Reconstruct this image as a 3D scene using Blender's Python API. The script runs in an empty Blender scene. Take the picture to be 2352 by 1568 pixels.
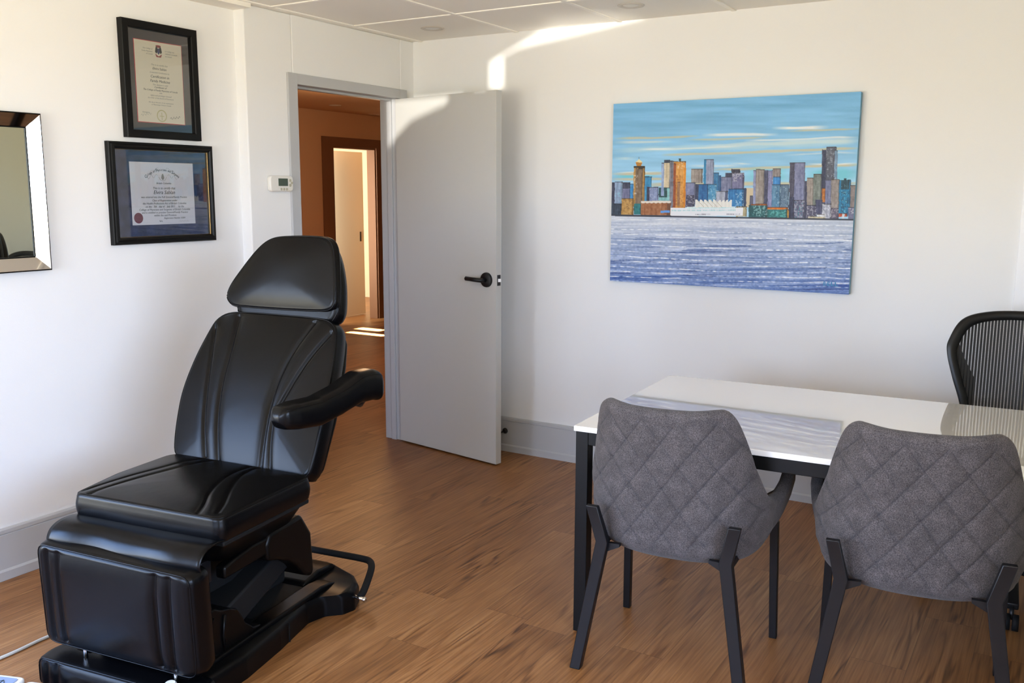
import bpy, bmesh, math, random
import numpy as np
from mathutils import Vector, Matrix
random.seed(7); np.random.seed(7)
SC = bpy.context.scene
COL = SC.collection
# ------------------------------------------------------------------ camera, world, exposure
F_PX, YAW, PITCH, ROLL, CAMZ = 2125.8, 1.02604036, 0.16008592, -0.00366701, 1.55
def cam_axes():
    cy, sy, cp, sp = math.cos(YAW), math.sin(YAW), math.cos(PITCH), math.sin(PITCH)
    f = Vector((sy, cy, 0)); r = Vector((cy, -sy, 0)); d = Vector((0, 0, -1))
    f2 = f*cp + d*sp; d2 = d*cp - f*sp
    cr, sr = math.cos(ROLL), math.sin(ROLL)
    return r*cr + d2*sr, d2*cr - r*sr, f2
R_, D_, F_ = cam_axes()
cd = bpy.data.cameras.new('camera'); cam = bpy.data.objects.new('camera', cd); COL.objects.link(cam)
cd.sensor_width = 36; cd.lens = 36*F_PX/2352; cd.clip_start = 0.05
M = Matrix.Identity(4)
for i in range(3):
    M[i][0] = R_[i]; M[i][1] = -D_[i]; M[i][2] = -F_[i]
M[2][3] = CAMZ
cam.matrix_world = M
SC.camera = cam
SC.view_settings.view_transform = 'Standard'; SC.view_settings.look = 'None'
SC.view_settings.gamma = 1; SC.view_settings.use_curve_mapping = False
SC.view_settings.exposure = 1.10
SC.cycles.use_denoising = True
SC.cycles.max_bounces = 10; SC.cycles.diffuse_bounces = 6; SC.cycles.glossy_bounces = 5
SC.cycles.sample_clamp_indirect = 8
SC.cycles.caustics_reflective = False; SC.cycles.caustics_refractive = False
SKY_UP, SKY_DOWN = 10.2, 8.4
w = bpy.data.worlds.new('world'); SC.world = w; w.use_nodes = True
nt = w.node_tree; nt.nodes.clear()
wo = nt.nodes.new('ShaderNodeOutputWorld'); bg = nt.nodes.new('ShaderNodeBackground')
tc = nt.nodes.new('ShaderNodeTexCoord'); sx = nt.nodes.new('ShaderNodeSeparateXYZ')
rp = nt.nodes.new('ShaderNodeValToRGB'); mr = nt.nodes.new('ShaderNodeMapRange')
mr.inputs['From Min'].default_value = -0.25; mr.inputs['From Max'].default_value = 0.5
nt.links.new(tc.outputs['Generated'], sx.inputs[0]); nt.links.new(sx.outputs['Z'], mr.inputs['Value'])
nt.links.new(mr.outputs[0], rp.inputs[0])
e = rp.color_ramp.elements
e[0].position = 0.0; e[0].color = (SKY_DOWN*.98, SKY_DOWN*.90, SKY_DOWN*.66, 1)
e[1].position = 1.0; e[1].color = (SKY_UP*.36, SKY_UP*.62, SKY_UP*1.2, 1)
k = rp.color_ramp.elements.new(0.34); k.color = (SKY_UP*.76, SKY_UP*.90, SKY_UP*1.12, 1)
k = rp.color_ramp.elements.new(0.30); k.color = (SKY_DOWN*.98, SKY_DOWN*.92, SKY_DOWN*.70, 1)
nt.links.new(rp.outputs[0], bg.inputs[0]); bg.inputs[1].default_value = 1.0
nt.links.new(bg.outputs[0], wo.inputs[0])
# room numbers (metres)
XB, YL, YD, ZC = 4.645, 3.585, 3.52, 2.44          # painting wall, diploma wall, door wall, ceiling
XW, YW = -1.75, -1.75                                # window walls behind / beside the camera
XJ = 3.30                                            # where the door wall steps forward
OX0, OX1, OZ = 3.64, 4.495, 2.095                     # doorway
YH = 7.30                                            # far wall of the hall
WIN_BACK = (0.8, 2.8, 0.85, 2.05)                    # y0,y1,z0,z1
WIN_SIDE = (-1.0, 1.7, 1.05, 2.2)                    # x0,x1,z0,z1
WIN_LEFT = (-1.5, 1.0, 0.30, 1.70)                   # x0,x1,z0,z1
def lamp(name, typ, loc, energy, color=(1, 1, 1), target=None, **kw):
    l = bpy.data.lights.new(name, typ); l.energy = energy; l.color = color
    for a, b in kw.items(): setattr(l, a, b)
    o = bpy.data.objects.new(name, l); COL.objects.link(o); o.location = loc
    if target is not None:
        o.rotation_euler = (Vector(target)-Vector(loc)).to_track_quat('-Z', 'Y').to_euler()
    return o
def portal(name, loc, target, sx_, sy_):
    o = lamp(name, 'AREA', loc, 1, target=target, shape='RECTANGLE', size=sx_, size_y=sy_)
    o.data.cycles.is_portal = True
    return o
y0, y1, z0, z1 = WIN_BACK
portal('daylight_portal', (XW-.02, (y0+y1)/2, (z0+z1)/2), (0, (y0+y1)/2, (z0+z1)/2), y1-y0, z1-z0)
x0, x1, z0, z1 = WIN_SIDE
portal('daylight_portal', ((x0+x1)/2, YW-.02, (z0+z1)/2), ((x0+x1)/2, 0, (z0+z1)/2), x1-x0, z1-z0)
x0, x1, z0, z1 = WIN_LEFT
portal('daylight_portal', ((x0+x1)/2, YL+.11, (z0+z1)/2), ((x0+x1)/2, 0, (z0+z1)/2), x1-x0, z1-z0)
# low sun glancing up off the glass outside: a lamp behind an added unseen plate, cut to shape the wall and door patches
GL = Vector((-3.0, .8, 1.2)); GX = -2.5
lamp('sun_glint', 'SPOT', GL, 1700, (1, .95, .86), target=(4.6, 2.8, 2.2), spot_size=math.radians(17), spot_blend=.0, shadow_soft_size=.002)
def to_gobo(p):
    p = Vector(p); q = GL+(p-GL)*((GX-GL.x)/(p.x-GL.x)); return Vector((GX, q.y, q.z))
PATCHES = [[(XB, 2.971, 2.135), (XB, 2.971, 2.285), (XB, 2.505, 2.483), (XB, 2.167, 2.483), (XB, 1.98, 2.452), (XB, 2.77, 2.350), (XB, 2.876, 2.312), (XB, 2.876, 2.135)],
           [(4.49, 3.60, 1.80), (4.49, 3.60, 2.088), (4.40, 3.08, 2.085), (4.405, 3.10, 2.04), (4.47, 3.40, 1.96), (4.49, 3.54, 1.86)]]
from mathutils.geometry import tessellate_polygon
_o = to_gobo((4.6, 2.8, 2.2)); _l = [[Vector((GX, _o.y-.14, _o.z-.14)), Vector((GX, _o.y+.14, _o.z-.14)), Vector((GX, _o.y+.14, _o.z+.14)), Vector((GX, _o.y-.14, _o.z+.14))]]+[[to_gobo(p) for p in q] for q in PATCHES]
_v = [p for q in _l for p in q]; _m = bpy.data.meshes.new('shade'); _m.from_pydata(_v, [], [tuple(t) for t in tessellate_polygon(_l)])  # added plate out of view, its holes mask the spot
_s = bpy.data.objects.new('gobo_plate', _m); COL.objects.link(_s); _s['kind'] = 'structure'
_so = _s.modifiers.new('s', 'SOLIDIFY'); _so.thickness = .001
# ------------------------------------------------------------------ materials
def lin(c):
    return tuple(((x/255)/12.92 if x/255 <= .04045 else ((x/255+.055)/1.055)**2.4) for x in c)
def mat(name, rgb=None, rough=.5, metal=0, spec=.5, coat=0, coat_rough=.05, linear=None, bump=None, ior=None, sheen=0):
    m = bpy.data.materials.new(name); m.use_nodes = True
    b = m.node_tree.nodes['Principled BSDF']
    c = linear if linear else lin(rgb)
    b.inputs['Base Color'].default_value = (*c, 1)
    b.inputs['Roughness'].default_value = rough; b.inputs['Metallic'].default_value = metal
    b.inputs['Specular IOR Level'].default_value = spec
    b.inputs['Coat Weight'].default_value = coat; b.inputs['Coat Roughness'].default_value = coat_rough
    b.inputs['Sheen Weight'].default_value = sheen
    if ior: b.inputs['IOR'].default_value = ior
    if bump:
        sc, st, di = bump
        n = m.node_tree.nodes; L = m.node_tree.links
        t = n.new('ShaderNodeTexCoord'); no = n.new('ShaderNodeTexNoise'); bu = n.new('ShaderNodeBump')
        no.inputs['Scale'].default_value = sc; no.inputs['Detail'].default_value = 3
        bu.inputs['Strength'].default_value = st; bu.inputs['Distance'].default_value = di
        L.new(t.outputs['Object'], no.inputs['Vector']); L.new(no.outputs['Fac'], bu.inputs['Height'])
        L.new(bu.outputs[0], b.inputs['Normal'])
    return m
M_WALL = mat('wall_paint', (232, 232, 232), .75, bump=(220, .12, .002))
M_CEIL = mat('ceiling_tile', (244, 240, 232), .9, bump=(160, .25, .002))
M_RAIL = mat('ceiling_rail', (250, 246, 238), .6)
M_GREY = mat('grey_trim_paint', (180, 181, 183), .45)
M_DOOR = mat('door_paint', (190, 190, 187), .5, bump=(300, .05, .001))
M_BLACK = mat('matt_black_metal', linear=(.004, .004, .005), rough=.42, spec=.4)
M_FRAMEB = mat('black_frame', linear=(.003, .003, .003), rough=.38, spec=.2)
M_TLEG = mat('black_powder_coat', linear=(.003, .003, .003), rough=.4, spec=.25, bump=(400, .1, .0005))
M_PLASTIC = mat('black_glossy_plastic', linear=(.002, .0018, .0018), rough=.32, spec=.15, bump=(500, .15, .0004))
M_RUBBER = mat('black_rubber', linear=(.006, .006, .006), rough=.7, spec=.2)
M_CHROME = mat('chrome', (210, 210, 210), .12, 1)
M_TABLE = mat('white_lacquer', (238, 237, 236), .02, spec=.7, coat=1, coat_rough=.01, ior=1.5)
M_TEDGE = mat('white_edge', (238, 238, 240), .3)
M_MIRROR = mat('mirror_glass', linear=(.80, .83, .76), rough=.012, metal=1)
M_MIRROR2 = mat('mirror_bevel', linear=(.78, .77, .75), rough=.03, metal=1)
M_WHITEP = mat('white_plastic', (222, 220, 214), .35)
M_LCD = mat('green_lcd', (62, 78, 66), .2)
M_BTN = mat('button_beige', (176, 172, 152), .5)
M_CORD = mat('cord_white', (188, 186, 176), .5)
M_GREYPAD = mat('grey_blue_pad', (130, 146, 178), .4)
M_GOLD = mat('gold_fillet', (205, 165, 100), .3, 1)
M_MATG = mat('charcoal_mat_board', (58, 56, 56), .9)
M_PAPER_C = mat('cream_paper', (228, 222, 202), .8)
M_PAPER_W = mat('white_paper', (222, 222, 228), .8)
M_INK = mat('black_ink', (38, 48, 44), .8)
M_INKL = mat('faded_ink', (150, 150, 140), .8)
M_SEAL = mat('red_seal', (110, 42, 56), .5)
M_GSEAL = mat('gold_seal', (196, 190, 140), .5)
M_RED = mat('crest_red', (150, 60, 60), .7)
M_BLUE = mat('crest_blue', (60, 66, 110), .7)
M_REDE = mat('red_mat_edge', (190, 50, 60), .7)
M_LAMPG = mat('lamp_trim', (205, 198, 188), .5)
M_HALLW = mat('hall_warm_tint', (200, 166, 132), .8)  # white hall walls, with the warm light mixed into their colour
M_HALLT = mat('hall_trim', (120, 84, 58), .6)
M_CREAM = mat('cream_door', (214, 206, 180), .6)
def noise_mat(name, c1, c2, scale, rough, detail=4, bump=0, stretch=(1, 1, 1), sheen=0):
    m = mat(name, rgb=c1, rough=rough, sheen=sheen)
    n = m.node_tree.nodes; L = m.node_tree.links; b = n['Principled BSDF']
    t = n.new('ShaderNodeTexCoord'); mp = n.new('ShaderNodeMapping'); mp.inputs['Scale'].default_value = stretch
    no = n.new('ShaderNodeTexNoise'); no.inputs['Scale'].default_value = scale; no.inputs['Detail'].default_value = detail
    cr = n.new('ShaderNodeValToRGB'); cr.color_ramp.elements[0].position = .36; cr.color_ramp.elements[1].position = .66
    cr.color_ramp.elements[0].color = (*lin(c1), 1); cr.color_ramp.elements[1].color = (*lin(c2), 1)
    L.new(t.outputs['Object'], mp.inputs[0]); L.new(mp.outputs[0], no.inputs['Vector'])
    L.new(no.outputs['Fac'], cr.inputs[0]); L.new(cr.outputs[0], b.inputs['Base Color'])
    if bump:
        bu = n.new('ShaderNodeBump'); bu.inputs['Strength'].default_value = bump; bu.inputs['Distance'].default_value = .002
        L.new(no.outputs['Fac'], bu.inputs['Height']); L.new(bu.outputs[0], b.inputs['Normal'])
    return m
M_NAVY = noise_mat('navy_suede_mat', (22, 30, 58), (44, 54, 90), 22, .9)
# tweed like chair fabric: fine speckle over broad blotches
M_FABRIC = noise_mat('grey_chair_fabric', (47, 43, 43), (88, 82, 82), 380, 1.0, detail=3, bump=.4, sheen=.08)
def _fab():
    m = M_FABRIC; n = m.node_tree.nodes; L = m.node_tree.links; b = n['Principled BSDF']
    src = b.inputs['Base Color'].links[0].from_socket
    t = [x for x in n if x.type == 'TEX_COORD'][0]
    n2 = n.new('ShaderNodeTexNoise'); n2.inputs['Scale'].default_value = 26; n2.inputs['Detail'].default_value = 4
    r2 = n.new('ShaderNodeMapRange'); r2.inputs['From Min'].default_value = .3; r2.inputs['From Max'].default_value = .7
    r2.inputs['To Min'].default_value = .78; r2.inputs['To Max'].default_value = 1.25
    mx = n.new('ShaderNodeVectorMath'); mx.operation = 'SCALE'
    L.new(t.outputs['Object'], n2.inputs['Vector']); L.new(n2.outputs['Fac'], r2.inputs[0])
    L.new(src, mx.inputs[0]); L.new(r2.outputs[0], mx.inputs['Scale'])
    vc = n.new('ShaderNodeVertexColor'); vc.layer_name = 'thread'; mk = n.new('ShaderNodeMix'); mk.data_type = 'RGBA'
    sc3 = n.new('ShaderNodeMath'); sc3.operation = 'MULTIPLY'; sc3.inputs[1].default_value = .5
    L.new(vc.outputs[0], sc3.inputs[0]); L.new(sc3.outputs[0], mk.inputs[0]); L.new(mx.outputs[0], mk.inputs[6]); mk.inputs[7].default_value = (.018, .017, .022, 1)
    L.new(mk.outputs[2], b.inputs['Base Color'])
_fab()
def leather():
    m = mat('black_leather', linear=(.0018, .0018, .0022), rough=.27, spec=.17)
    n = m.node_tree.nodes; L = m.node_tree.links; b = n['Principled BSDF']
    t = n.new('ShaderNodeTexCoord')
    v = n.new('ShaderNodeTexVoronoi'); v.inputs['Scale'].default_value = 480
    no = n.new('ShaderNodeTexNoise'); no.inputs['Scale'].default_value = 9; no.inputs['Detail'].default_value = 3
    b1 = n.new('ShaderNodeBump'); b1.inputs['Strength'].default_value = .18; b1.inputs['Distance'].default_value = .0006
    b2 = n.new('ShaderNodeBump'); b2.inputs['Strength'].default_value = .15; b2.inputs['Distance'].default_value = .006
    L.new(t.outputs['Object'], v.inputs['Vector']); L.new(t.outputs['Object'], no.inputs['Vector'])
    L.new(v.outputs['Distance'], b1.inputs['Height']); L.new(no.outputs['Fac'], b2.inputs['Height'])
    L.new(b2.outputs[0], b1.inputs['Normal']); L.new(b1.outputs[0], b.inputs['Normal'])
    return m
M_LEATHER = leather()
def glass():
    m = bpy.data.materials.new('picture_glass'); m.use_nodes = True; n = m.node_tree.nodes; L = m.node_tree.links; n.clear()
    o = n.new('ShaderNodeOutputMaterial'); t = n.new('ShaderNodeBsdfTransparent'); g = n.new('ShaderNodeBsdfGlossy')
    g.inputs['Roughness'].default_value = .02; f = n.new('ShaderNodeFresnel'); f.inputs[0].default_value = 1.45
    mx = n.new('ShaderNodeMixShader'); L.new(f.outputs[0], mx.inputs[0]); L.new(t.outputs[0], mx.inputs[1]); L.new(g.outputs[0], mx.inputs[2])
    L.new(mx.outputs[0], o.inputs[0]); return m
M_GLASS = glass()
def planks():
    m = bpy.data.materials.new('oak_planks'); m.use_nodes = True
    n = m.node_tree.nodes; L = m.node_tree.links; b = n['Principled BSDF']
    def math_(op, a, bb=None, clamp=False):
        x = n.new('ShaderNodeMath'); x.operation = op; x.use_clamp = clamp
        for i, v in enumerate((a, bb)):
            if v is None: continue
            if isinstance(v, (int, float)): x.inputs[i].default_value = v
            else: L.new(v, x.inputs[i])
        return x.outputs[0]
    t = n.new('ShaderNodeTexCoord'); s = n.new('ShaderNodeSeparateXYZ'); L.new(t.outputs['Object'], s.inputs[0])
    W_, LEN = .178, 1.22
    row = math_('FLOOR', math_('DIVIDE', s.outputs['Y'], W_))
    wn = n.new('ShaderNodeTexWhiteNoise'); wn.noise_dimensions = '1D'; L.new(row, wn.inputs['W'])
    xs = math_('ADD', math_('DIVIDE', s.outputs['X'], LEN), math_('MULTIPLY', wn.outputs['Value'], 7.3))
    colm = math_('FLOOR', xs)
    fy = math_('FRACT', math_('DIVIDE', s.outputs['Y'], W_)); fx = math_('FRACT', xs)
    cb = n.new('ShaderNodeCombineXYZ'); L.new(row, cb.inputs[0]); L.new(colm, cb.inputs[1])
    w2 = n.new('ShaderNodeTexWhiteNoise'); w2.noise_dimensions = '2D'; L.new(cb.outputs[0], w2.inputs['Vector'])
    off = n.new('ShaderNodeVectorMath'); off.operation = 'SCALE'; L.new(w2.outputs['Color'], off.inputs[0]); off.inputs['Scale'].default_value = 13
    # grain coordinates: each plank is its own cut of wood
    ad = n.new('ShaderNodeVectorMath'); ad.operation = 'ADD'; L.new(t.outputs['Object'], ad.inputs[0]); L.new(off.outputs[0], ad.inputs[1])
    mp = n.new('ShaderNodeMapping'); mp.inputs['Scale'].default_value = (.55, 6.5, 1); L.new(ad.outputs[0], mp.inputs[0])
    n1 = n.new('ShaderNodeTexNoise'); n1.inputs['Scale'].default_value = 1.4; n1.inputs['Detail'].default_value = 2.5; n1.inputs['Distortion'].default_value = .4
    L.new(mp.outputs[0], n1.inputs['Vector'])
    ring = math_('SINE', math_('MULTIPLY', n1.outputs['Fac'], 60))
    ring = math_('POWER', math_('ADD', math_('MULTIPLY', ring, .5), .5), 2.5)
    mp2 = n.new('ShaderNodeMapping'); mp2.inputs['Scale'].default_value = (4, 130, 1); L.new(ad.outputs[0], mp2.inputs[0])
    n2 = n.new('ShaderNodeTexNoise'); n2.inputs['Scale'].default_value = 1; n2.inputs['Detail'].default_value = 4; L.new(mp2.outputs[0], n2.inputs['Vector'])
    mp3 = n.new('ShaderNodeMapping'); mp3.inputs['Scale'].default_value = (1.2, 7, 1); L.new(ad.outputs[0], mp3.inputs[0])
    n3 = n.new('ShaderNodeTexNoise'); n3.inputs['Scale'].default_value = 1.5; n3.inputs['Detail'].default_value = 3; L.new(mp3.outputs[0], n3.inputs['Vector'])
    mask = math_('MULTIPLY', math_('SUBTRACT', n3.outputs['Fac'], .47, True), 5, True)
    fac = math_('ADD', math_('ADD', math_('MULTIPLY', n2.outputs['Fac'], .55), .035), math_('MULTIPLY', n3.outputs['Fac'], .35))
    fac = math_('ADD', fac, math_('MULTIPLY', w2.outputs['Value'], .13))
    fac = math_('SUBTRACT', fac, math_('MULTIPLY', math_('MULTIPLY', ring, mask), .28))
    cr = n.new('ShaderNodeValToRGB'); L.new(fac, cr.inputs[0])
    el = cr.color_ramp.elements
    el[0].position = .22; el[0].color = (*lin((70, 40, 17)), 1)
    el[1].position = .80; el[1].color = (*lin((176, 130, 82)), 1)
    kk = el.new(.42); kk.color = (*lin((120, 77, 39)), 1)
    kk = el.new(.58); kk.color = (*lin((146, 99, 56)), 1)
    # joints
    jy = math_('LESS_THAN', math_('MINIMUM', fy, math_('SUBTRACT', 1, fy)), .0055)
    jx = math_('LESS_THAN', math_('MINIMUM', fx, math_('SUBTRACT', 1, fx)), .0009)
    j = math_('MAXIMUM', jy, jx)
    mx = n.new('ShaderNodeMix'); mx.data_type = 'RGBA'
    L.new(math_('MULTIPLY', j, .55), mx.inputs[0]); L.new(cr.outputs[0], mx.inputs[6]); mx.inputs[7].default_value = (*lin((70, 40, 20)), 1)
    L.new(mx.outputs[2], b.inputs['Base Color'])
    b.inputs['Roughness'].default_value = .42
    b.inputs['Specular IOR Level'].default_value = .4
    bu = n.new('ShaderNodeBump'); bu.inputs['Strength'].default_value = .12; bu.inputs['Distance'].default_value = .001
    L.new(n2.outputs['Fac'], bu.inputs['Height']); L.new(bu.outputs[0], b.inputs['Normal'])
    return m
M_FLOOR = planks()
# ------------------------------------------------------------------ mesh helpers
def link(name, me, m=None, parent=None, loc=None, rot=None):
    o = bpy.data.objects.new(name, me); COL.objects.link(o)
    if m is not None and me is not None: me.materials.append(m)
    if parent is not None: o.parent = parent
    if loc is not None: o.location = loc
    if rot is not None: o.rotation_euler = rot
    return o
def mesh(name, verts, faces, m, parent=None, smooth=False, loc=None, rot=None):
    me = bpy.data.meshes.new(name)
    me.from_pydata([tuple(map(float, v)) for v in verts], [], [tuple(f) for f in faces]); me.update()
    if smooth: me.polygons.foreach_set('use_smooth', [True]*len(me.polygons))
    return link(name, me, m, parent, loc, rot)
def bevel(o, wdt, seg=2, angle=35):
    b = o.modifiers.new('bevel', 'BEVEL'); b.width = wdt; b.segments = seg; b.limit_method = 'ANGLE'; b.angle_limit = math.radians(angle)
    b.harden_normals = False
    for p in o.data.polygons: p.use_smooth = True
    try:
        o.data.set_sharp_from_angle(angle=math.radians(40))
    except Exception: pass
    return o
BOXF = [(0, 3, 2, 1), (4, 5, 6, 7), (0, 1, 5, 4), (1, 2, 6, 5), (2, 3, 7, 6), (3, 0, 4, 7)]
def boxvf(lo, hi):
    (a, b, c), (d, e_, f) = lo, hi
    return [(a, b, c), (d, b, c), (d, e_, c), (a, e_, c), (a, b, f), (d, b, f), (d, e_, f), (a, e_, f)], BOXF
def boxes(name, lst, m, parent=None, bev=0, loc=None, rot=None):
    V, Fc = [], []
    for lo, hi in lst:
        v, f = boxvf(lo, hi); k_ = len(V); V += v; Fc += [tuple(i+k_ for i in q) for q in f]
    o = mesh(name, V, Fc, m, parent, loc=loc, rot=rot)
    if bev: bevel(o, bev)
    return o
def prism(name, poly, a0, a1, m, parent=None, axis='x', bev=0, seg=2):
    """extrude a 2D polygon along an axis. axis x: poly=(y,z); axis y: poly=(x,z); axis z: poly=(x,y)"""
    n_ = len(poly)
    def P(p, a):
        return {'x': (a, p[0], p[1]), 'y': (p[0], a, p[1]), 'z': (p[0], p[1], a)}[axis]
    V = [P(p, a0) for p in poly]+[P(p, a1) for p in poly]
    Fc = [tuple(range(n_)), tuple(range(2*n_-1, n_-1, -1))]+[(i, i+n_, (i+1) % n_+n_, (i+1) % n_) for i in range(n_)]
    o = mesh(name, V, Fc, m, parent)
    bm = bmesh.new(); bm.from_mesh(o.data); bmesh.ops.recalc_face_normals(bm, faces=bm.faces); bm.to_mesh(o.data); bm.free()
    if bev: bevel(o, bev, seg)
    return o
def tube(name, pts, r, m, parent=None, closed=False, ns=12, sq=None, smooth=True, up=(0, 0, 1), caps=True):
    """sweep a circle of radius r (or rectangle sq=(w,h)) along pts"""
    P = [Vector(p) for p in pts]; n_ = len(P)
    if sq:
        a, b = sq[0]/2, sq[1]/2; prof = [(-a, -b), (a, -b), (a, b), (-a, b)]; smooth = False
    else:
        prof = [(r*math.cos(2*math.pi*i/ns), r*math.sin(2*math.pi*i/ns)) for i in range(ns)]
    k_ = len(prof); V = []
    for i in range(n_):
        if closed: t = P[(i+1) % n_]-P[i-1]
        else: t = P[min(i+1, n_-1)]-P[max(i-1, 0)]
        t.normalize(); u = Vector(up)
        if abs(t.dot(u)) > .97: u = Vector((0, 1, 0)) if abs(t.y) < .9 else Vector((1, 0, 0))
        s_ = t.cross(u).normalized(); u2 = s_.cross(t)
        V += [P[i]+s_*a+u2*b for a, b in prof]
    Fc = []
    for i in range(n_ if closed else n_-1):
        j_ = (i+1) % n_
        for q in range(k_):
            q2 = (q+1) % k_
            Fc.append((i*k_+q, i*k_+q2, j_*k_+q2, j_*k_+q))
    if not closed and caps:
        Fc.append(tuple(range(k_-1, -1, -1))); Fc.append(tuple((n_-1)*k_+q for q in range(k_)))
    return mesh(name, V, Fc, m, parent, smooth=smooth)
def spline(pts, n_=24, closed=False):
    P = np.array(pts, float); out = []
    N = len(P); segs = N if closed else N-1
    for i in range(segs):
        if closed: p0, p1, p2, p3 = P[i-1], P[i], P[(i+1) % N], P[(i+2) % N]
        else: p0, p1, p2, p3 = P[max(i-1, 0)], P[i], P[i+1], P[min(i+2, N-1)]
        for k_ in range(n_):
            t = k_/n_
            out.append(.5*((2*p1)+(-p0+p2)*t+(2*p0-5*p1+4*p2-p3)*t*t+(-p0+3*p1-3*p2+p3)*t**3))
    if not closed: out.append(P[-1])
    return np.array(out)
def fillet(pts, r, n_=8):
    P = [np.array(p, float) for p in pts]; out = []
    for i, p in enumerate(P):
        a = P[i-1]-p; b = P[(i+1) % len(P)]-p
        la, lb = np.linalg.norm(a), np.linalg.norm(b); a /= la; b /= lb
        rr = r[i] if isinstance(r, (list, tuple)) else r
        ang = math.acos(max(-1, min(1, a@b)))
        d = min(rr/math.tan(ang/2), la*.48, lb*.48) if ang < 3.1 else 0
        if d < 1e-6: out.append(p); continue
        for k_ in range(n_+1):
            t = k_/n_; out.append((1-t)**2*(p+a*d)+2*t*(1-t)*p+t*t*(p+b*d))
    return np.array(out)
def resample(P, n_):
    Q = np.vstack([P, P[:1]]); d = np.r_[0, np.cumsum(np.linalg.norm(np.diff(Q, axis=0), axis=1))]
    t = np.linspace(0, d[-1], n_, endpoint=False)
    return np.c_[np.interp(t, d, Q[:, 0]), np.interp(t, d, Q[:, 1])]
def dist_poly(P, line):
    best = np.full(len(P), 9.)
    for a, b in zip(line[:-1], line[1:]):
        ab = b-a; t = np.clip(((P-a)@ab)/(ab@ab), 0, 1)
        best = np.minimum(best, np.linalg.norm(P-(a+t[:, None]*ab), axis=1))
    return best
def pad(name, outline, th, m, parent, to3d, crown=.01, er=.018, seams=(), N=420, K=70, depth=.006, sw=.006, side_bulge=.004, under=True):
    """upholstered pad: rounded outline, filleted crowned face with stitched channels"""
    O = resample(outline, N); c = O.mean(0); Rm = np.linalg.norm(O-c, axis=1).mean()
    rings = []
    # underside, side, fillet, face
    for ph in np.linspace(0, math.pi/2, 5):
        rings.append((1-er*.6/Rm*(1-math.sin(ph)), er*.6*(1-math.cos(ph)), False))
    for t in np.linspace(.1, 1, 6)[:-1]:
        rings.append((1+side_bulge/Rm*math.sin(math.pi*t), er*.6+(th-er*1.6)*t, False))
    for ph in np.linspace(0, math.pi/2, 9):
        rings.append((1-er/Rm*(1-math.cos(ph)), th-er+er*math.sin(ph), ph > 1.2))
    r0 = rings[-1][0]
    for t in np.linspace(1, 0, K)[1:-1]:
        rings.append((r0*t, None, True))
    V = []; sl = [np.array(spline(s_, 10)) for s_ in seams]
    for rho, h, top in rings:
        P = c+(O-c)*rho
        if h is None: hh = np.full(N, th)+crown*(1-(rho/r0)**2.6)
        else: hh = np.full(N, h)
        if top and sl:
            f = 1 if h is None else .5
            for s_ in sl:
                d = dist_poly(P, s_); hh = hh-f*depth*np.exp(-(d/sw)**2)-f*depth*.5*np.exp(-(d/(sw*3.2))**2)
        V.append(np.c_[P, hh])
    V = np.vstack(V); nr = len(rings)
    fc = []
    base = np.arange(N)
    for i in range(nr-1):
        a = i*N+base; b = i*N+(base+1) % N
        fc.append(np.c_[a, b, b+N, a+N])
    fc = np.vstack(fc).tolist()
    ctr = len(V); hc = th+crown
    dpt = 0
    V = np.vstack([V, [c[0], c[1], hc-dpt], [c[0], c[1], 0]])
    fc += [((nr-1)*N+i, (nr-1)*N+(i+1) % N, ctr) for i in range(N)]
    fc += [((i+1) % N, i, ctr+1) for i in range(N)]
    X = to3d(V)
    o = mesh(name, X, fc, m, parent, smooth=True)
    # seam piping around the edge of the face
    rho = 1-er*.25/Rm
    Pp = c+(O[::3]-c)*rho
    tube('piping', to3d(np.c_[Pp, np.full(len(Pp), th-er*.30)]), .0022, m, o, closed=True, ns=6)
    return o
def lathe(name, prof, m, parent=None, ns=32, loc=None, rot=None):
    V = []; k_ = len(prof)
    for i in range(ns):
        a = 2*math.pi*i/ns
        V += [(r*math.cos(a), r*math.sin(a), z) for r, z in prof]
    Fc = [(i*k_+j, ((i+1) % ns)*k_+j, ((i+1) % ns)*k_+j+1, i*k_+j+1) for i in range(ns) for j in range(k_-1)]
    o = mesh(name, V, Fc, m, parent, smooth=True, loc=loc, rot=rot)
    try: o.data.set_sharp_from_angle(angle=math.radians(40))
    except Exception: pass
    return o
def empty(name, loc, rz=0, label=None, cat=None, group=None):
    o = bpy.data.objects.new(name, None); COL.objects.link(o); o.location = loc; o.rotation_euler = (0, 0, rz)
    o.empty_display_size = .1
    tag(o, label, cat, group); return o
def tag(o, label=None, cat=None, group=None):
    if label: o['label'] = label
    if cat: o['category'] = cat
    if group: o['group'] = group
    return o
def struct(o):
    o['kind'] = 'structure'; return o
def text(body, size, m, parent, loc, rot, name='lettering', align='CENTER', shear=0, extrude=.0002, sx_=1):
    c = bpy.data.curves.new('t', 'FONT'); c.body = body; c.size = size; c.align_x = align; c.align_y = 'CENTER'
    c.shear = shear; c.extrude = extrude; c.space_line = 1.0; c.resolution_u = 2
    o = bpy.data.objects.new('t', c); COL.objects.link(o)
    dg = bpy.context.evaluated_depsgraph_get()
    me = bpy.data.meshes.new_from_object(o.evaluated_get(dg)); bpy.data.objects.remove(o)
    p = link(name, me, m, parent, loc, rot); p.scale = (sx_, 1, 1); return p
# ================================================================== THE ROOM
T_ = .13
struct(boxes('floor', [((XW-.3, YW-.3, -.06), (11.5, 11.5, 0))], M_FLOOR))
struct(boxes('ceiling', [((XW-.13, YW-.13, ZC), (XB+T_, YD+.13, ZC+.08)), ((XW-.13, YL-.12, ZC-.026), (XJ, YL, ZC-.0005))], M_CEIL))
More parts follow.
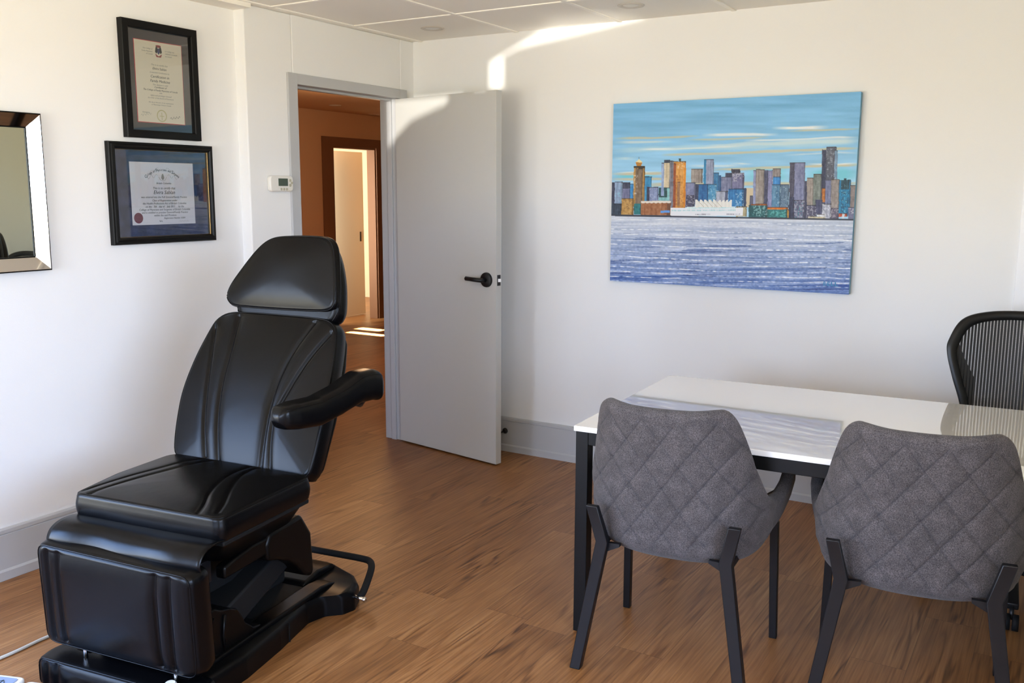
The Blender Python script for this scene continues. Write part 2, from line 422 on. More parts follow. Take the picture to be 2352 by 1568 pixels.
# ceiling grid rails
rails = []
for yy in (3.46, 2.79, 2.155, 1.54, .93, .32, -.29, -.90, -1.51):
    rails.append(((XW, yy-.012, ZC-.006), (XB, yy+.012, ZC)))
for xx in (4.035, 3.425, 2.815, 2.205, 1.595, .985, .375, -.235, -.845, -1.455):
    rails.append(((xx-.012, YW, ZC-.0055), (xx+.012, 3.452, ZC)))
struct(boxes('trim_1', rails, M_RAIL, bev=.0015))
struct(bevel(boxes('wall_far', [((XJ, YD, 0), (OX0-.02, YD+T_, ZC)), ((OX1+.02, YD, 0), (XB+T_, YD+T_, ZC)), ((OX0-.02, YD, OZ+.02), (OX1+.02, YD+T_, ZC)),
     ], M_WALL), .006))
struct(boxes('wall_right', [((XB, .215, 0), (XB+T_, YD, ZC))], M_WALL))
struct(boxes('trim_2', [((XB-.012, .150, 0), (XB+T_, .215, ZC))], M_TEDGE, bev=.004))
struct(boxes('wall_corner', [((XB-.006, YW, 0), (XB+T_, .150, ZC))], mat('wall_cream', (232, 230, 220), .7)))
def wall_with_hole(name, axis, pos, th, a0, a1, h, m):
    b0, b1, z0, z1 = h
    bits = [(a0, b0, 0, ZC), (b1, a1, 0, ZC), (b0, b1, 0, z0), (b0, b1, z1, ZC)]
    lst = []
    for p, q, zz0, zz1 in bits:
        if axis == 'x': lst.append(((pos-th, p, zz0), (pos, q, zz1)))
        else: lst.append(((p, pos-th, zz0), (q, pos, zz1)))
    return struct(boxes(name, lst, m))
wall_with_hole('wall_back', 'x', XW, T_, YW, YL, WIN_BACK, M_WALL)
wall_with_hole('wall_left', 'y', YL+T_, T_, XW, XJ+.02, WIN_LEFT, M_WALL)
wall_with_hole('wall_window', 'y', YW, T_, XW, XB, WIN_SIDE, M_WALL)
def window(name, axis, pos, h, nm):
    b0, b1, z0, z1 = h; f = .05; L = []
    L += [((b0, z0), (b1, z0+f)), ((b0, z1-f), (b1, z1)), ((b0, z0+f), (b0+f, z1-f)), ((b1-f, z0+f), (b1, z1-f))]
    for i in range(1, nm):
        c = b0+(b1-b0)*i/nm; L.append(((c-f/2, z0+f), (c+f/2, z1-f)))
    if axis == 'x': bx = [((pos-.09, a, c), (pos-.04, b, d)) for (a, c), (b, d) in L]
    else: bx = [((a, pos-.09, c), (b, pos-.04, d)) for (a, c), (b, d) in L]
    return struct(boxes(name, bx, M_TEDGE))
struct(boxes('shade_block', [((1.95, YW, 0), (XB, -.42, ZC))], mat('shade_block_grey', (196, 193, 180), .8)))  # added solid block out of view, darkens the right end of the painting wall
window('window_1', 'x', XW, WIN_BACK, 3)
window('window_2', 'y', YW, WIN_SIDE, 3)
window('window_3', 'y', YL+T_, WIN_LEFT, 3)
# baseboards with a groove under the cap and a raised shoe
def baseboard(name, p0, p1, nrm):
    """p0,p1 along the wall on the floor, nrm points into the room"""
    p0, p1, nrm = Vector(p0), Vector(p1), Vector(nrm)
    prof = [(0, 0), (.020, 0), (.020, .036), (.015, .042), (.012, .044), (.012, .184), (.0095, .186), (.0095, .189), (.014, .191), (.014, .205), (.010, .211), (0, .211)]
    V = [p0+nrm*a+Vector((0, 0, z)) for a, z in prof]+[p1+nrm*a+Vector((0, 0, z)) for a, z in prof]
    n_ = len(prof)
    Fc = [tuple(range(n_)), tuple(range(2*n_-1, n_-1, -1))]+[(i, i+n_, (i+1) % n_+n_, (i+1) % n_) for i in range(n_)]
    o = mesh(name, V, Fc, M_GREY)
    bm = bmesh.new(); bm.from_mesh(o.data); bmesh.ops.recalc_face_normals(bm, faces=bm.faces); bm.to_mesh(o.data); bm.free()
    return struct(o)
baseboard('baseboard_left', (XW, YL, 0), (XJ, YL, 0), (0, -1, 0))
baseboard('baseboard_right', (XB, .216, 0), (XB, YD, 0), (-1, 0, 0))
baseboard('baseboard_far', (XJ, YD, 0), (OX0-.068, YD, 0), (0, -1, 0))
# door casing and jamb
cw = .066
ca = [((OX0-cw, YD-.014, 0), (OX0, YD, OZ+cw-.012)), ((OX1, YD-.014, 0), (OX1+cw, YD, OZ+cw-.012)), ((OX0, YD-.014, OZ), (OX1, YD, OZ+cw-.012))]
struct(boxes('trim_3', ca, M_GREY, bev=.002))
jb = [((OX0-.0195, YD+.0005, 0), (OX0, YD+T_+.012, OZ)), ((OX1, YD+.0005, 0), (OX1+.0195, YD+T_+.012, OZ)), ((OX0-.0195, YD+.0005, OZ), (OX1+.0195, YD+T_+.012, OZ+.0195)),
      ((OX0, YD+.050, 0), (OX0+.012, YD+.085, OZ-.012)), ((OX1-.012, YD+.050, 0), (OX1, YD+.085, OZ-.012)), ((OX0, YD+.050, OZ-.012), (OX1, YD+.085, OZ))]
struct(boxes('trim_4', jb, M_GREY, bev=.0015))
# the open grey door: leaf runs from the hinge to its free edge
A_ = Vector((4.468, 3.523, 0)); B_ = Vector((4.330, 2.728, 0))
dv = (B_-A_); DL = dv.length; dz_ = math.atan2(dv.y, dv.x)
# local x along leaf, local y = thickness toward +x side (room face), z up
door = struct(boxes('door_1', [((0, 0, .010), (DL, .044, OZ-.004))], M_DOOR, bev=.0015, loc=A_, rot=(0, 0, dz_)))
def on_door(x, z): return (x, z)
hx, hz = DL-.070, 1.065
ro = lathe('rosette', [(0, .016), (.030, .016), (.040, .012), (.042, .004), (.042, 0)], M_BLACK, door, 32, (hx, 0, hz), (math.pi/2, 0, 0))
lv = tube('lever_handle', [(hx, -.012, hz), (hx, -.052, hz), (hx-.012, -.058, hz+.001), (hx-.05, -.058, hz+.002), (hx-.112, -.052, hz+.004)], .0125, M_BLACK, door, ns=12)
ro2 = lathe('rosette', [(0, .016), (.030, .016), (.040, .012), (.042, .004), (.042, 0)], M_BLACK, door, 32, (hx, .044, hz), (-math.pi/2, 0, 0))
tube('lever_handle', [(hx, .056, hz), (hx, .096, hz), (hx-.012, .102, hz), (hx-.05, .102, hz+.002), (hx-.13, .096, hz+.002)], .009, M_BLACK, door, ns=12)
lp = boxes('latch_plate', [((DL-.0005, .009, hz-.030), (DL+.0015, .035, hz+.030))], M_BLACK, door)
prism('latch_bolt', [(DL+.001, .014), (DL+.013, .026), (DL+.001, .030)], hz-.009, hz+.009, M_CHROME, lp, axis='z')
for zz in (.25, 1.05, 1.85):
    tube('hinge', [(-.002, .046, zz-.05), (-.002, .046, zz+.05)], .006, M_GREY, door)
# door stop on the baseboard
ds = empty('door_stop', (XB-.012, 2.853, .125), 0, 'small black peg door stop screwed to the grey baseboard beside the open door', 'door stop')
lathe('mounting_plate', [(0, .012), (.010, .012), (.017, .006), (.018, 0)], M_BLACK, ds, 24, (0, 0, 0), (0, -math.pi/2, 0))
tube('rod', [(-.008, 0, 0), (-.055, .004, -.002), (-.062, .004, -.002)], .0048, M_BLACK, ds)
lathe('rubber_tip', [(0, .016), (.007, .016), (.009, .012), (.009, 0), (0, 0)], M_RUBBER, ds, 20, (-.058, .004, -.002), (0, -math.pi/2, 0))
# ------------------------------------------------------------------ hall and the room beyond
HX0, HX1 = 3.3, 10.6
# far doorway in the hall wall
FX0, FX1, FZ = 8.02, 8.86, 2.06
struct(boxes('wall_hall', [((HX0, YH, 0), (FX0, YH+.12, ZC)), ((FX1, YH, 0), (HX1, YH+.12, ZC)), ((FX0, YH, FZ), (FX1, YH+.12, ZC)),
     ((HX0-.1, YD+T_, 0), (HX0, YH+.12, ZC)), ((HX1, YD+T_, 0), (HX1+.1, YH+.12, ZC)), ((XB+T_, YD, 0), (HX1, YD+T_, ZC))], M_HALLW))
struct(boxes('ceiling_hall', [((HX0-.1, YD+T_, ZC+.001), (HX1+.1, 11.4, ZC+.06))], M_HALLW))
struct(boxes('trim_5', [((FX0-.10, YH-.014, 0), (FX0, YH, FZ+.10)), ((FX1, YH-.014, 0), (FX1+.10, YH, FZ+.10)), ((FX0, YH-.014, FZ), (FX1, YH, FZ+.10)),
     ((FX0, YH, 0), (FX0+.10, YH+.12, FZ)), ((FX1-.02, YH, 0), (FX1, YH+.12, FZ)), ((FX0+.10, YH, FZ-.02), (FX1-.02, YH+.12, FZ))], M_HALLT))
struct(boxes('baseboard_hall', [((FX1+.10, YH-.012, 0), (HX1, YH, .2)), ((HX0, YH-.012, 0), (FX0-.10, YH, .2))], M_GREY))
struct(boxes('wall_beyond', [((HX0, 9.9, 0), (HX1, 10.0, ZC)), ((HX0+2.6, YH+.12, 0), (HX0+2.7, 9.9, ZC)), ((HX1, YH+.12, 0), (HX1+.1, 9.9, ZC))], M_CREAM))
d2 = struct(boxes('door_2', [((0, 0, .01), (.93, .04, FZ-.03))], M_CREAM, bev=.002, loc=(8.17, YH+.36, 0), rot=(0, 0, math.radians(3))))
boxes('flush_pull', [((.845, -.003, .93), (.872, .0, 1.05))], M_BLACK, d2)
lamp('hall_fill', 'POINT', (6.3, 5.2, 2.1), 20, (1, .62, .34), shadow_soft_size=.25)  # added warm fill for the dim hall, stands in for floor bounce
lamp('far_room_window', 'AREA', (7.3, 9.2, 1.6), 60, (1, .93, .78), target=(9.4, 9.0, 1.2), shape='RECTANGLE', size=1.2, size_y=1.2)
lamp('jamb_fill', 'AREA', (7.86, 7.56, 1.25), 22, (1, .95, .84), target=(8.7, 7.66, 1.2), shape='RECTANGLE', size=.12, size_y=1.9)  # added strip light hidden behind the jamb to brighten the cream door
lamp('sun_streak', 'AREA', (7.80, 6.62, 2.30), 5, (1, .90, .70), target=(7.80, 6.60, 0), shape='RECTANGLE', size=.09, size_y=.50, spread=math.radians(2))
lamp('sun_streak', 'AREA', (8.08, 6.80, 2.30), 5, (1, .90, .70), target=(8.08, 6.78, 0), shape='RECTANGLE', size=.12, size_y=.34, spread=math.radians(2))
# ------------------------------------------------------------------ recessed ceiling lights
def pot(loc, label, m=M_LAMPG):
    o = empty('recessed_light', loc, 0, label, 'ceiling light')
    lathe('trim_ring', [(.040, .0), (.046, -.004), (.062, -.004), (.066, -.001), (.066, 0)], m, o, 40)
    lathe('lamp_lens', [(0, -.002), (.030, -.003), (.0395, -.0005), (.0395, .0)], M_WHITEP, o, 32)
    return o
pot((4.315, 3.135, ZC-.0005), 'white recessed ceiling light in the corner tile above the open door')
pot((4.28, 1.93, ZC-.0005), 'white recessed ceiling light cut off by the top edge above the painting')
pot((7.55, 6.75, ZC-.0005), 'recessed ceiling light in the dim hall seen through the doorway')
# ------------------------------------------------------------------ thermostat
th = empty('thermostat', (3.492, YD, 1.588), 0, 'white wall thermostat with a green screen beside the grey door frame', 'thermostat')
po = fillet([(-.080, -.040), (.080, -.040), (.080, .040), (-.080, .040)], .022)
pb = prism('body', [(p[0], p[1]) for p in po], -.028, -.001, M_WHITEP, th, axis='y', bev=.006, seg=3)
boxes('screen', [((-.026, -.0295, -.012), (.040, -.0275, .026))], M_LCD, th, bev=.0008)
for i in range(3): lathe('button', [(0, .003), (.006, .003), (.0065, 0)], M_BTN, th, 16, (-.008+i*.020, -.028, -.028), (math.pi/2, 0, 0))
for dz in (.016, -.008): lathe('button', [(0, .003), (.0075, .003), (.008, 0)], M_BTN, th, 16, (.056, -.028, dz), (math.pi/2, 0, 0))
lathe('button', [(0, .003), (.006, .003), (.0065, 0)], M_BTN, th, 16, (.068, -.028, .004), (math.pi/2, 0, 0))
# ------------------------------------------------------------------ framed certificates
def frame_ring(name, x0, x1, z0, z1, prof, m, parent, y=0):
    """mitred frame. prof = [(inset, depth)] closed profile; depth toward the room (-y)"""
    V = []; k_ = len(prof)
    for cx_, cz_, sx_, sz_ in ((x0, z0, 1, 1), (x1, z0, -1, 1), (x1, z1, -1, -1), (x0, z1, 1, -1)):
        V += [(cx_+sx_*i, y-d, cz_+sz_*i) for i, d in prof]
    Fc = [(a*k_+j, ((a+1) % 4)*k_+j, ((a+1) % 4)*k_+(j+1) % k_, a*k_+(j+1) % k_) for a in range(4) for j in range(k_)]
    o = mesh(name, V, Fc, m, parent)
    bm = bmesh.new(); bm.from_mesh(o.data); bmesh.ops.recalc_face_normals(bm, faces=bm.faces); bm.to_mesh(o.data); bm.free()
    return o
RT = (math.pi/2, 0, 0)
def panel(name, x0, x1, z0, z1, y, m, parent, t=.001):
    return boxes(name, [((x0, y-t, z0), (x1, y, z1))], m, parent)
# upper certificate: black flat frame, charcoal mat, cream sheet
W1, H1 = .400, .500
c1 = empty('framed_certificate', (2.845, YL, 2.030), 0, 'upper framed certificate, portrait cream sheet in charcoal mat and flat black frame', 'framed certificate', None)
frame_ring('frame', -W1/2, W1/2, -H1/2, H1/2, [(0, .001), (0, .030), (.003, .032), (.030, .032), (.034, .028), (.034, .001)], M_FRAMEB, c1)
panel('mat_board', -W1/2+.034, W1/2-.034, -H1/2+.034, H1/2-.034, -.006, M_MATG, c1)
sx0, sx1, sz0, sz1 = -.125, .125, -.178, .172
panel('mat_edge', sx0-.003, sx1+.003, sz0-.003, sz1+.003, -.0072, M_REDE, c1, .0006)
cs = panel('certificate', sx0, sx1, sz0, sz1, -.0082, M_PAPER_C, c1, .0006)
yy = -.0092
def ln(body, size, x, z, m=M_INK, al='CENTER', sh=.25, sx_=1.0, par=None, y=None):
    return text(body, size, m, par, (x, yy if y is None else y, z), RT, align=al, shear=sh, sx_=sx_)
for i, s_ in enumerate(('The College of', 'Family Physicians', 'of Canada')): ln(s_, .0085, -.032, .140-.011*i, M_INKL, 'RIGHT', par=cs)
for i, s_ in enumerate(('Le Collège des', 'médecins de famille', 'du Canada')): ln(s_, .0085, .034, .138-.011*i, M_INKL, 'LEFT', par=cs)
rows = [('This is to certify that', .0105, .073, M_INKL), ('Elvira Sablan', .015, .057, M_INK), ('is awarded Certification by', .0095, .040, M_INKL),
        ('Certification in', .0165, .022, M_INK), ('Family Medicine', .0165, .003, M_INK), ('This diploma is valid', .010, -.013, M_INKL), ('Certificant of', .012, -.024, M_INK),
        ('The College of Family Physicians of Canada', .0105, -.037, M_INK), ('with', .009, -.048, M_INKL), ('rights and privileges thereof', .010, -.060, M_INKL),
        ('by order of the Board of Examiners', .0095, -.071, M_INKL), ('this day in the year of our examination', .0085, -.090, M_INKL), ('at Mississauga Ontario Canada', .0085, -.100, M_INKL)]
for s_, sz, z, m_ in rows: ln(s_, sz, 0, z, m_, par=cs)
ln('Executive', .009, -.085, -.136, M_INKL, par=cs)
tube('signature', [(-.11+.005*i, yy, -.150+.006*math.sin(i*2.3)+.001*i) for i in range(12)], .0005, M_INKL, cs, ns=5)
tube('signature', [(.045+.005*i, yy, -.156+.006*math.sin(i*2.0)+.0008*i) for i in range(12)], .0008, M_INK, cs, ns=5)
lathe('seal', [(.0255, 0), (.027, .0006), (.0255, .0008), (.022, .0006), (.0215, 0)], M_GSEAL, cs, 40, (0, yy+.0008, -.147), RT)
boxes('seal', [((-.0015, yy-.0003, -.165), (.0015, yy+.0005, -.132)), ((-.012, yy-.0003, -.150), (.012, yy+.0005, -.147))], M_GSEAL, cs)
# crest: two supporters either side of a shield
def blob(name, pts, m, par):
    P = fillet(pts, .004); return prism(name, [(p[0], p[1]) for p in P], yy-.0006, yy+.0004, m, par, axis='y')
blob('crest', [(-.010, .122), (-.018, .130), (-.014, .150), (-.008, .158), (-.004, .140)], M_INK, cs)
blob('crest', [(.010, .122), (.018, .130), (.014, .150), (.008, .158), (.004, .140)], M_INK, cs)
blob('crest', [(-.006, .146), (.006, .146), (.006, .128), (0, .118), (-.006, .128)], M_BLUE, cs)
blob('crest', [(-.016, .156), (-.004, .149), (.004, .149), (.016, .156), (.008, .160), (-.008, .160)], M_RED, cs)
blob('crest', [(-.012, .108), (-.018, .124), (-.008, .116), (0, .112), (.008, .116), (.018, .124), (.012, .108)], M_RED, cs)
panel('glass', -W1/2+.034, W1/2-.034, -H1/2+.034, H1/2-.034, -.017, M_GLASS, c1, .0015)
# lower certificate
W2, H2 = .563, .445
c2 = empty('framed_certificate', (2.830, YL, 1.537), 0, 'lower framed certificate, landscape white sheet with red seal in navy mat', 'framed certificate', None)
frame_ring('frame', -W2/2, W2/2, -H2/2, H2/2, [(0, .001), (0, .022), (.004, .026), (.010, .026), (.013, .032), (.022, .034), (.028, .030), (.030, .022), (.030, .001)], M_FRAMEB, c2)
frame_ring('gold_fillet', -W2/2+.0301, W2/2-.0301, -H2/2+.0301, H2/2-.0301, [(0, .002), (0, .020), (.0035, .010), (.0035, .002)], M_GOLD, c2)
panel('mat_board', -W2/2+.034, W2/2-.034, -H2/2+.034, H2/2-.034, -.006, M_NAVY, c2)
cs = panel('certificate', -.172, .172, -.139, .139, -.0082, M_PAPER_W, c2, .0012)
yy = -.0100
arc = 'College of Physicians and Surgeons'; n_ = len(arc)
for i, ch in enumerate(arc):
    if ch == ' ': continue
    a = (i-(n_-1)/2)/(n_-1)*1.35; rr = .142
    o = text(ch, .021 if ch.isupper() else .0155, M_INK, cs, (rr*math.sin(a), yy, -.036+rr*math.cos(a)), (math.pi/2, a, 0), align='CENTER')
blob('crest', [(-.003, .088), (.003, .088), (.008, .070), (0, .058), (-.008, .070)], M_INKL, cs)
tube('crest', [(-.020, yy, .074), (-.014, yy, .062), (0, yy, .056), (.014, yy, .062), (.020, yy, .074)], .0007, M_INKL, cs, ns=5)
for sg in (-1, 1):
    tube('flourish', [(sg*(.028+.006*i), yy, .080+.008*math.sin(i*1.4)-.001*i) for i in range(10)], .0005, M_INKL, cs, ns=5)
    tube('flourish', [(sg*(.020+.006*i), yy, .112+.004*math.sin(i*1.2)-.0006*i*i*.5) for i in range(10)], .0004, M_INKL, cs, ns=5)
rows = [('British Columbia', .012, .046, M_INK), ('This is to certify that', .0145, .024, M_INK), ('Elvira Sablan', .0235, .005, M_INK),
        ('was entered into the Full General/Family Practice', .0125, -.016, M_INK), ('Class of Registration under', .0125, -.031, M_INK),
        ('the Health Professions Act of British Columbia', .0125, -.0445, M_INK), ('on the   5th   day of    July 2011     by the', .0125, -.0585, M_INK),
        ('College of Physicians and Surgeons of British Columbia', .0125, -.072, M_INK), ('and is entitled to practise General/Family Practice', .0125, -.085, M_INK),
        ('within the said Province.', .0125, -.098, M_INK)]
for s_, sz, z, m_ in rows: ln(s_, sz, .004, z, m_, par=cs)
ln('Registration Number 32301', .0105, .055, -.111, M_INK, par=cs)
tube('signature', [(-.030+.003*i, yy, -.124+.004*math.sin(i*2.1)) for i in range(6)], .0009, M_INK, cs, ns=5)
tube('signature', [(.080+.005*i, yy, -.126+.003*math.sin(i*2.3)) for i in range(12)], .0005, M_INKL, cs, ns=5)
lathe('seal', [(0, .0014), (.020, .0014), (.0235, .0006), (.0235, 0)], M_SEAL, cs, 40, (-.140, yy+.0009, -.108), RT)
panel('glass', -W2/2+.032, W2/2-.032, -H2/2+.032, H2/2-.032, -.016, M_GLASS, c2, .0015)
# ------------------------------------------------------------------ bevelled mirror
mx0, mx1, mz0, mz1 = 1.745, 2.245, 1.234, 1.846
mo = empty('wall_mirror', ((mx0+mx1)/2, YL, (mz0+mz1)/2), 0, 'rectangular wall mirror with a slanted silver frame left of the certificates', 'mirror')
hw, hh = (mx1-mx0)/2, (mz1-mz0)/2
frame_ring('bevelled_frame', -hw, hw, -hh, hh, [(0, .001), (0, .0345), (.0015, .0360), (.050, .0175), (.052, .015), (.052, .001)], M_MIRROR2, mo)
frame_ring('edge_strip', -hw-.0035, hw+.0035, -hh-.0035, hh+.0035, [(0, .001), (0, .034), (.0034, .036), (.0034, .001)], M_FRAMEB, mo)
frame_ring('inner_bead', -hw+.0521, hw-.0521, -hh+.0521, hh-.0521, [(0, .002), (0, .0175), (.003, .0175), (.003, .002)], M_FRAMEB, mo)
panel('mirror_glass', -hw+.055, hw-.055, -hh+.055, hh-.055, -.009, M_MIRROR, mo, .004)
# ------------------------------------------------------------------ painting
PY0, PY1, PZ0, PZ1 = .908, 2.166, 1.071, 2.014
pt = empty('canvas_painting', (XB, (PY0+PY1)/2, (PZ0+PZ1)/2), 0, 'large canvas painting of a city skyline over blue water on the right wall', 'painting')
def paint(NX, NY):
    U, Vv = np.meshgrid(np.linspace(0, 1, NX), np.linspace(0, 1, NY))   # u left->right, v top->bottom
    # homography from picture coordinates of the detail view to canvas u,v
    src = [(82, 150), (1816, 74), (1758, 1500), (78, 1397)]; dst = [(0, 0), (1, 0), (1, 1), (0, 1)]
    A = []; bb = []
    for (x, y), (u, v) in zip(dst, src):
        A += [[x, y, 1, 0, 0, 0, -u*x, -u*y], [0, 0, 0, x, y, 1, -v*x, -v*y]]; bb += [u, v]
    h = np.linalg.solve(np.array(A, float), np.array(bb, float))
    den = h[6]*U+h[7]*Vv+1
    X = (h[0]*U+h[1]*Vv+h[2])/den; Y = (h[3]*U+h[4]*Vv+h[5])/den
    rng = np.random.RandomState(3)
    def vnoise(sx_, sy_, seed, oct=3):
        r = np.random.RandomState(seed); out = np.zeros_like(X); amp = 1; tot = 0
        for o_ in range(oct):
            gx, gy = max(2, int(1750/sx_*2**o_)+2), max(2, int(1400/sy_*2**o_)+2)
            g = r.rand(gy, gx); fx = (X-60)/1780*(gx-1.01); fy = (Y-40)/1480*(gy-1.01)
            fx = np.clip(fx, 0, gx-1.01); fy = np.clip(fy, 0, gy-1.01)
            ix, iy = fx.astype(int), fy.astype(int); tx, ty = fx-ix, fy-iy
            tx = tx*tx*(3-2*tx); ty = ty*ty*(3-2*ty)
            a = g[iy, ix]*(1-tx)+g[iy, ix+1]*tx; b = g[iy+1, ix]*(1-tx)+g[iy+1, ix+1]*tx
            out += amp*(a*(1-ty)+b*ty); tot += amp; amp *= .55
        return out/tot
    C = np.zeros(X.shape+(3,))
    def mixc(mask, col):
        nonlocal C
        C = C*(1-mask[..., None])+np.array(col, float)*mask[..., None]
    # sky
    t = np.clip((Y-100)/750, 0, 1)
    top, mid, low = np.array((112, 176, 224.)), np.array((146, 200, 238.)), np.array((166, 210, 236.))
    C[:] = top; C = C*(1-t[..., None])+(mid*(1-t[..., None])+low*t[..., None])*t[..., None]
    C += ((vnoise(420, 30, 1)-.5)*34)[..., None]
    def streak(x0, x1, y, wd, col, a=1., slope=-.02, seed=5):
        xm = np.clip(np.minimum((X-x0)/120, (x1-X)/120), 0, 1)
        yc = y+slope*(X-(x0+x1)/2)+(vnoise(200, 2000, seed, 2)-.5)*16
        wv = wd*(.55+.9*vnoise(160, 2000, seed+40, 2))
        m_ = np.clip(1.6-np.abs(Y-yc)/wv*1.2, 0, 1)*xm*a
        mixc(m_, col)
    WH, TN = (226, 232, 236), (196, 190, 164)
    for s_ in [(82, 700, 388, 7, TN, .8), (82, 500, 420, 8, (200, 216, 224), .8), (700, 1250, 372, 11, WH, .9), (600, 1180, 398, 7, TN, .7), (1190, 1600, 326, 12, WH, 1), (1300, 1830, 342, 6, TN, .8),
               (82, 1800, 455, 16, (182, 214, 228), .6), (1000, 1820, 402, 7, WH, .8), (700, 1830, 432, 16, (206, 222, 226), .7), (240, 560, 470, 8, WH, .9), (440, 1000, 462, 7, (214, 226, 230), .8), (420, 1830, 492, 9, TN, .85), (82, 260, 535, 11, (204, 224, 232), .9),
               (1280, 1830, 508, 7, (206, 222, 234), .6), (900, 1080, 575, 6, WH, 1), (82, 420, 632, 6, WH, .9), (600, 1010, 590, 8, WH, .6), (1430, 1830, 582, 7, WH, 1)]:
        streak(*s_[:6], slope=-.028 if s_[1]-s_[0] > 500 else -.01, seed=int(s_[2]))
    for s_ in [(60, 520, 640, 10, TN), (780, 1840, 602, 9, TN), (60, 520, 682, 9, TN), (300, 1840, 718, 12, (198, 190, 160)), (60, 420, 662, 9, (104, 198, 214)), (560, 640, 655, 25, (110, 205, 220)), (1000, 1340, 655, 42, (112, 206, 218)), (1420, 1840, 655, 38, (110, 196, 216))]:
        streak(s_[0], s_[1], s_[2], s_[3], s_[4], .9, slope=-.03 if s_[2] == 602 else 0, seed=int(s_[3]*7))
    mixc(((X > 1015) & (X < 1075) & (Y > 745) & (Y < 880)).astype(float), (204, 188, 158))
    # skyline
    B = [(78, 100, 700, 900, (42, 46, 72)), (100, 155, 695, 880, (138, 160, 192)), (155, 210, 700, 860, (112, 116, 152)), (155, 208, 700, 745, (48, 52, 76)), (210, 235, 712, 820, (44, 128, 188)), (310, 360, 660, 840, (52, 138, 188)),
         (232, 312, 590, 870, (172, 132, 70)), (246, 296, 604, 860, (112, 92, 74)), (328, 346, 733, 835, (44, 50, 76)), (346, 410, 736, 835, (122, 136, 176)), (412, 500, 740, 850, (128, 184, 190)), (412, 468, 740, 810, (16, 66, 72)),
         (428, 446, 566, 800, (146, 166, 206)), (446, 486, 560, 740, (208, 194, 166)), (486, 514, 552, 885, (118, 120, 134)), (446, 487, 545, 566, (38, 50, 72)),
         (512, 600, 556, 888, (204, 146, 68)), (512, 529, 570, 880, (150, 74, 32)), (540, 560, 700, 870, (150, 112, 80)), (584, 600, 560, 880, (214, 140, 36)), (546, 563, 537, 556, (28, 60, 66)),
         (636, 718, 610, 712, (152, 143, 138)), (725, 741, 542, 720, (44, 134, 184)), (741, 795, 542, 720, (144, 154, 184)), (600, 666, 705, 880, (124, 130, 166)), (604, 660, 792, 878, (58, 58, 84)),
         (795, 830, 637, 765, (34, 102, 152)), (830, 848, 655, 770, (24, 78, 124)), (848, 925, 668, 790, (124, 130, 162)), (876, 926, 640, 672, (44, 50, 76)), (666, 690, 716, 860, (40, 50, 78)), (690, 757, 716, 860, (36, 104, 162)), (757, 817, 716, 860, (72, 142, 186)),
         (918, 980, 612, 645, (38, 38, 58)), (925, 1008, 638, 765, (112, 112, 148)), (816, 896, 766, 850, (166, 172, 192)), (876, 898, 770, 850, (90, 100, 130)), (900, 1010, 750, 890, (44, 122, 182)), (1010, 1026, 745, 885, (40, 56, 88)), (1050, 1076, 800, 880, (80, 80, 100)),
         (1073, 1092, 622, 880, (136, 146, 186)), (1090, 1150, 614, 880, (152, 144, 140)), (1150, 1176, 620, 888, (58, 62, 90)), (1176, 1206, 622, 890, (132, 134, 174)), (1207, 1265, 610, 730, (142, 134, 134)), (1211, 1265, 668, 722, (54, 134, 202)), (1205, 1265, 722, 895, (84, 132, 168)), (1265, 1324, 722, 895, (96, 122, 148)),
         (1326, 1362, 568, 965, (52, 52, 74)), (1360, 1436, 568, 880, (122, 128, 164)), (1436, 1452, 700, 965, (60, 64, 92)), (1450, 1496, 675, 890, (152, 143, 138)), (1494, 1552, 650, 890, (122, 132, 128)),
         (1551, 1584, 480, 890, (44, 50, 78)), (1580, 1652, 460, 700, (92, 98, 114)), (1640, 1660, 484, 700, (120, 150, 182)), (1580, 1622, 690, 910, (112, 118, 152)), (1555, 1578, 750, 848, (184, 114, 44)), (1620, 1677, 686, 910, (142, 134, 132)),
         (1676, 1757, 692, 950, (24, 124, 170)), (1688, 1745, 692, 760, (20, 62, 78)), (1706, 1726, 682, 694, (30, 60, 76)), (1755, 1800, 730, 960, (132, 122, 122)), (1793, 1830, 728, 975, (56, 78, 102)),
         (150, 235, 815, 932, (182, 142, 78)), (237, 288, 852, 928, (12, 104, 110)), (78, 150, 850, 935, (30, 46, 66)), (287, 497, 842, 938, (152, 98, 60)),
         (955, 1032, 876, 948, (178, 168, 134)), (1045, 1176, 866, 960, (14, 82, 88)), (1060, 1176, 858, 868, (200, 110, 40)), (1176, 1322, 892, 964, (24, 108, 108)), (1176, 1322, 882, 898, (218, 124, 34)), (1316, 1328, 898, 964, (196, 150, 60)),
         (1326, 1362, 812, 968, (34, 40, 70)), (1362, 1436, 832, 968, (92, 94, 124)), (1450, 1522, 868, 970, (92, 92, 118)), (1512, 1560, 830, 936, (56, 60, 92)), (1558, 1622, 860, 966, (164, 168, 188)), (1460, 1582, 946, 970, (200, 190, 160)), (1525, 1580, 932, 950, (222, 224, 232)),
         (1620, 1676, 892, 968, (74, 70, 92)), (1676, 1736, 928, 952, (176, 72, 40)), (1700, 1716, 928, 975, (200, 210, 220)), (1742, 1796, 884, 972, (112, 114, 146))]
    wob = (vnoise(60, 40, 9)-.5)*5
    grain = vnoise(12, 18, 11, 2); streakv = vnoise(9, 150, 12, 2); fine = vnoise(7, 7, 17, 2)
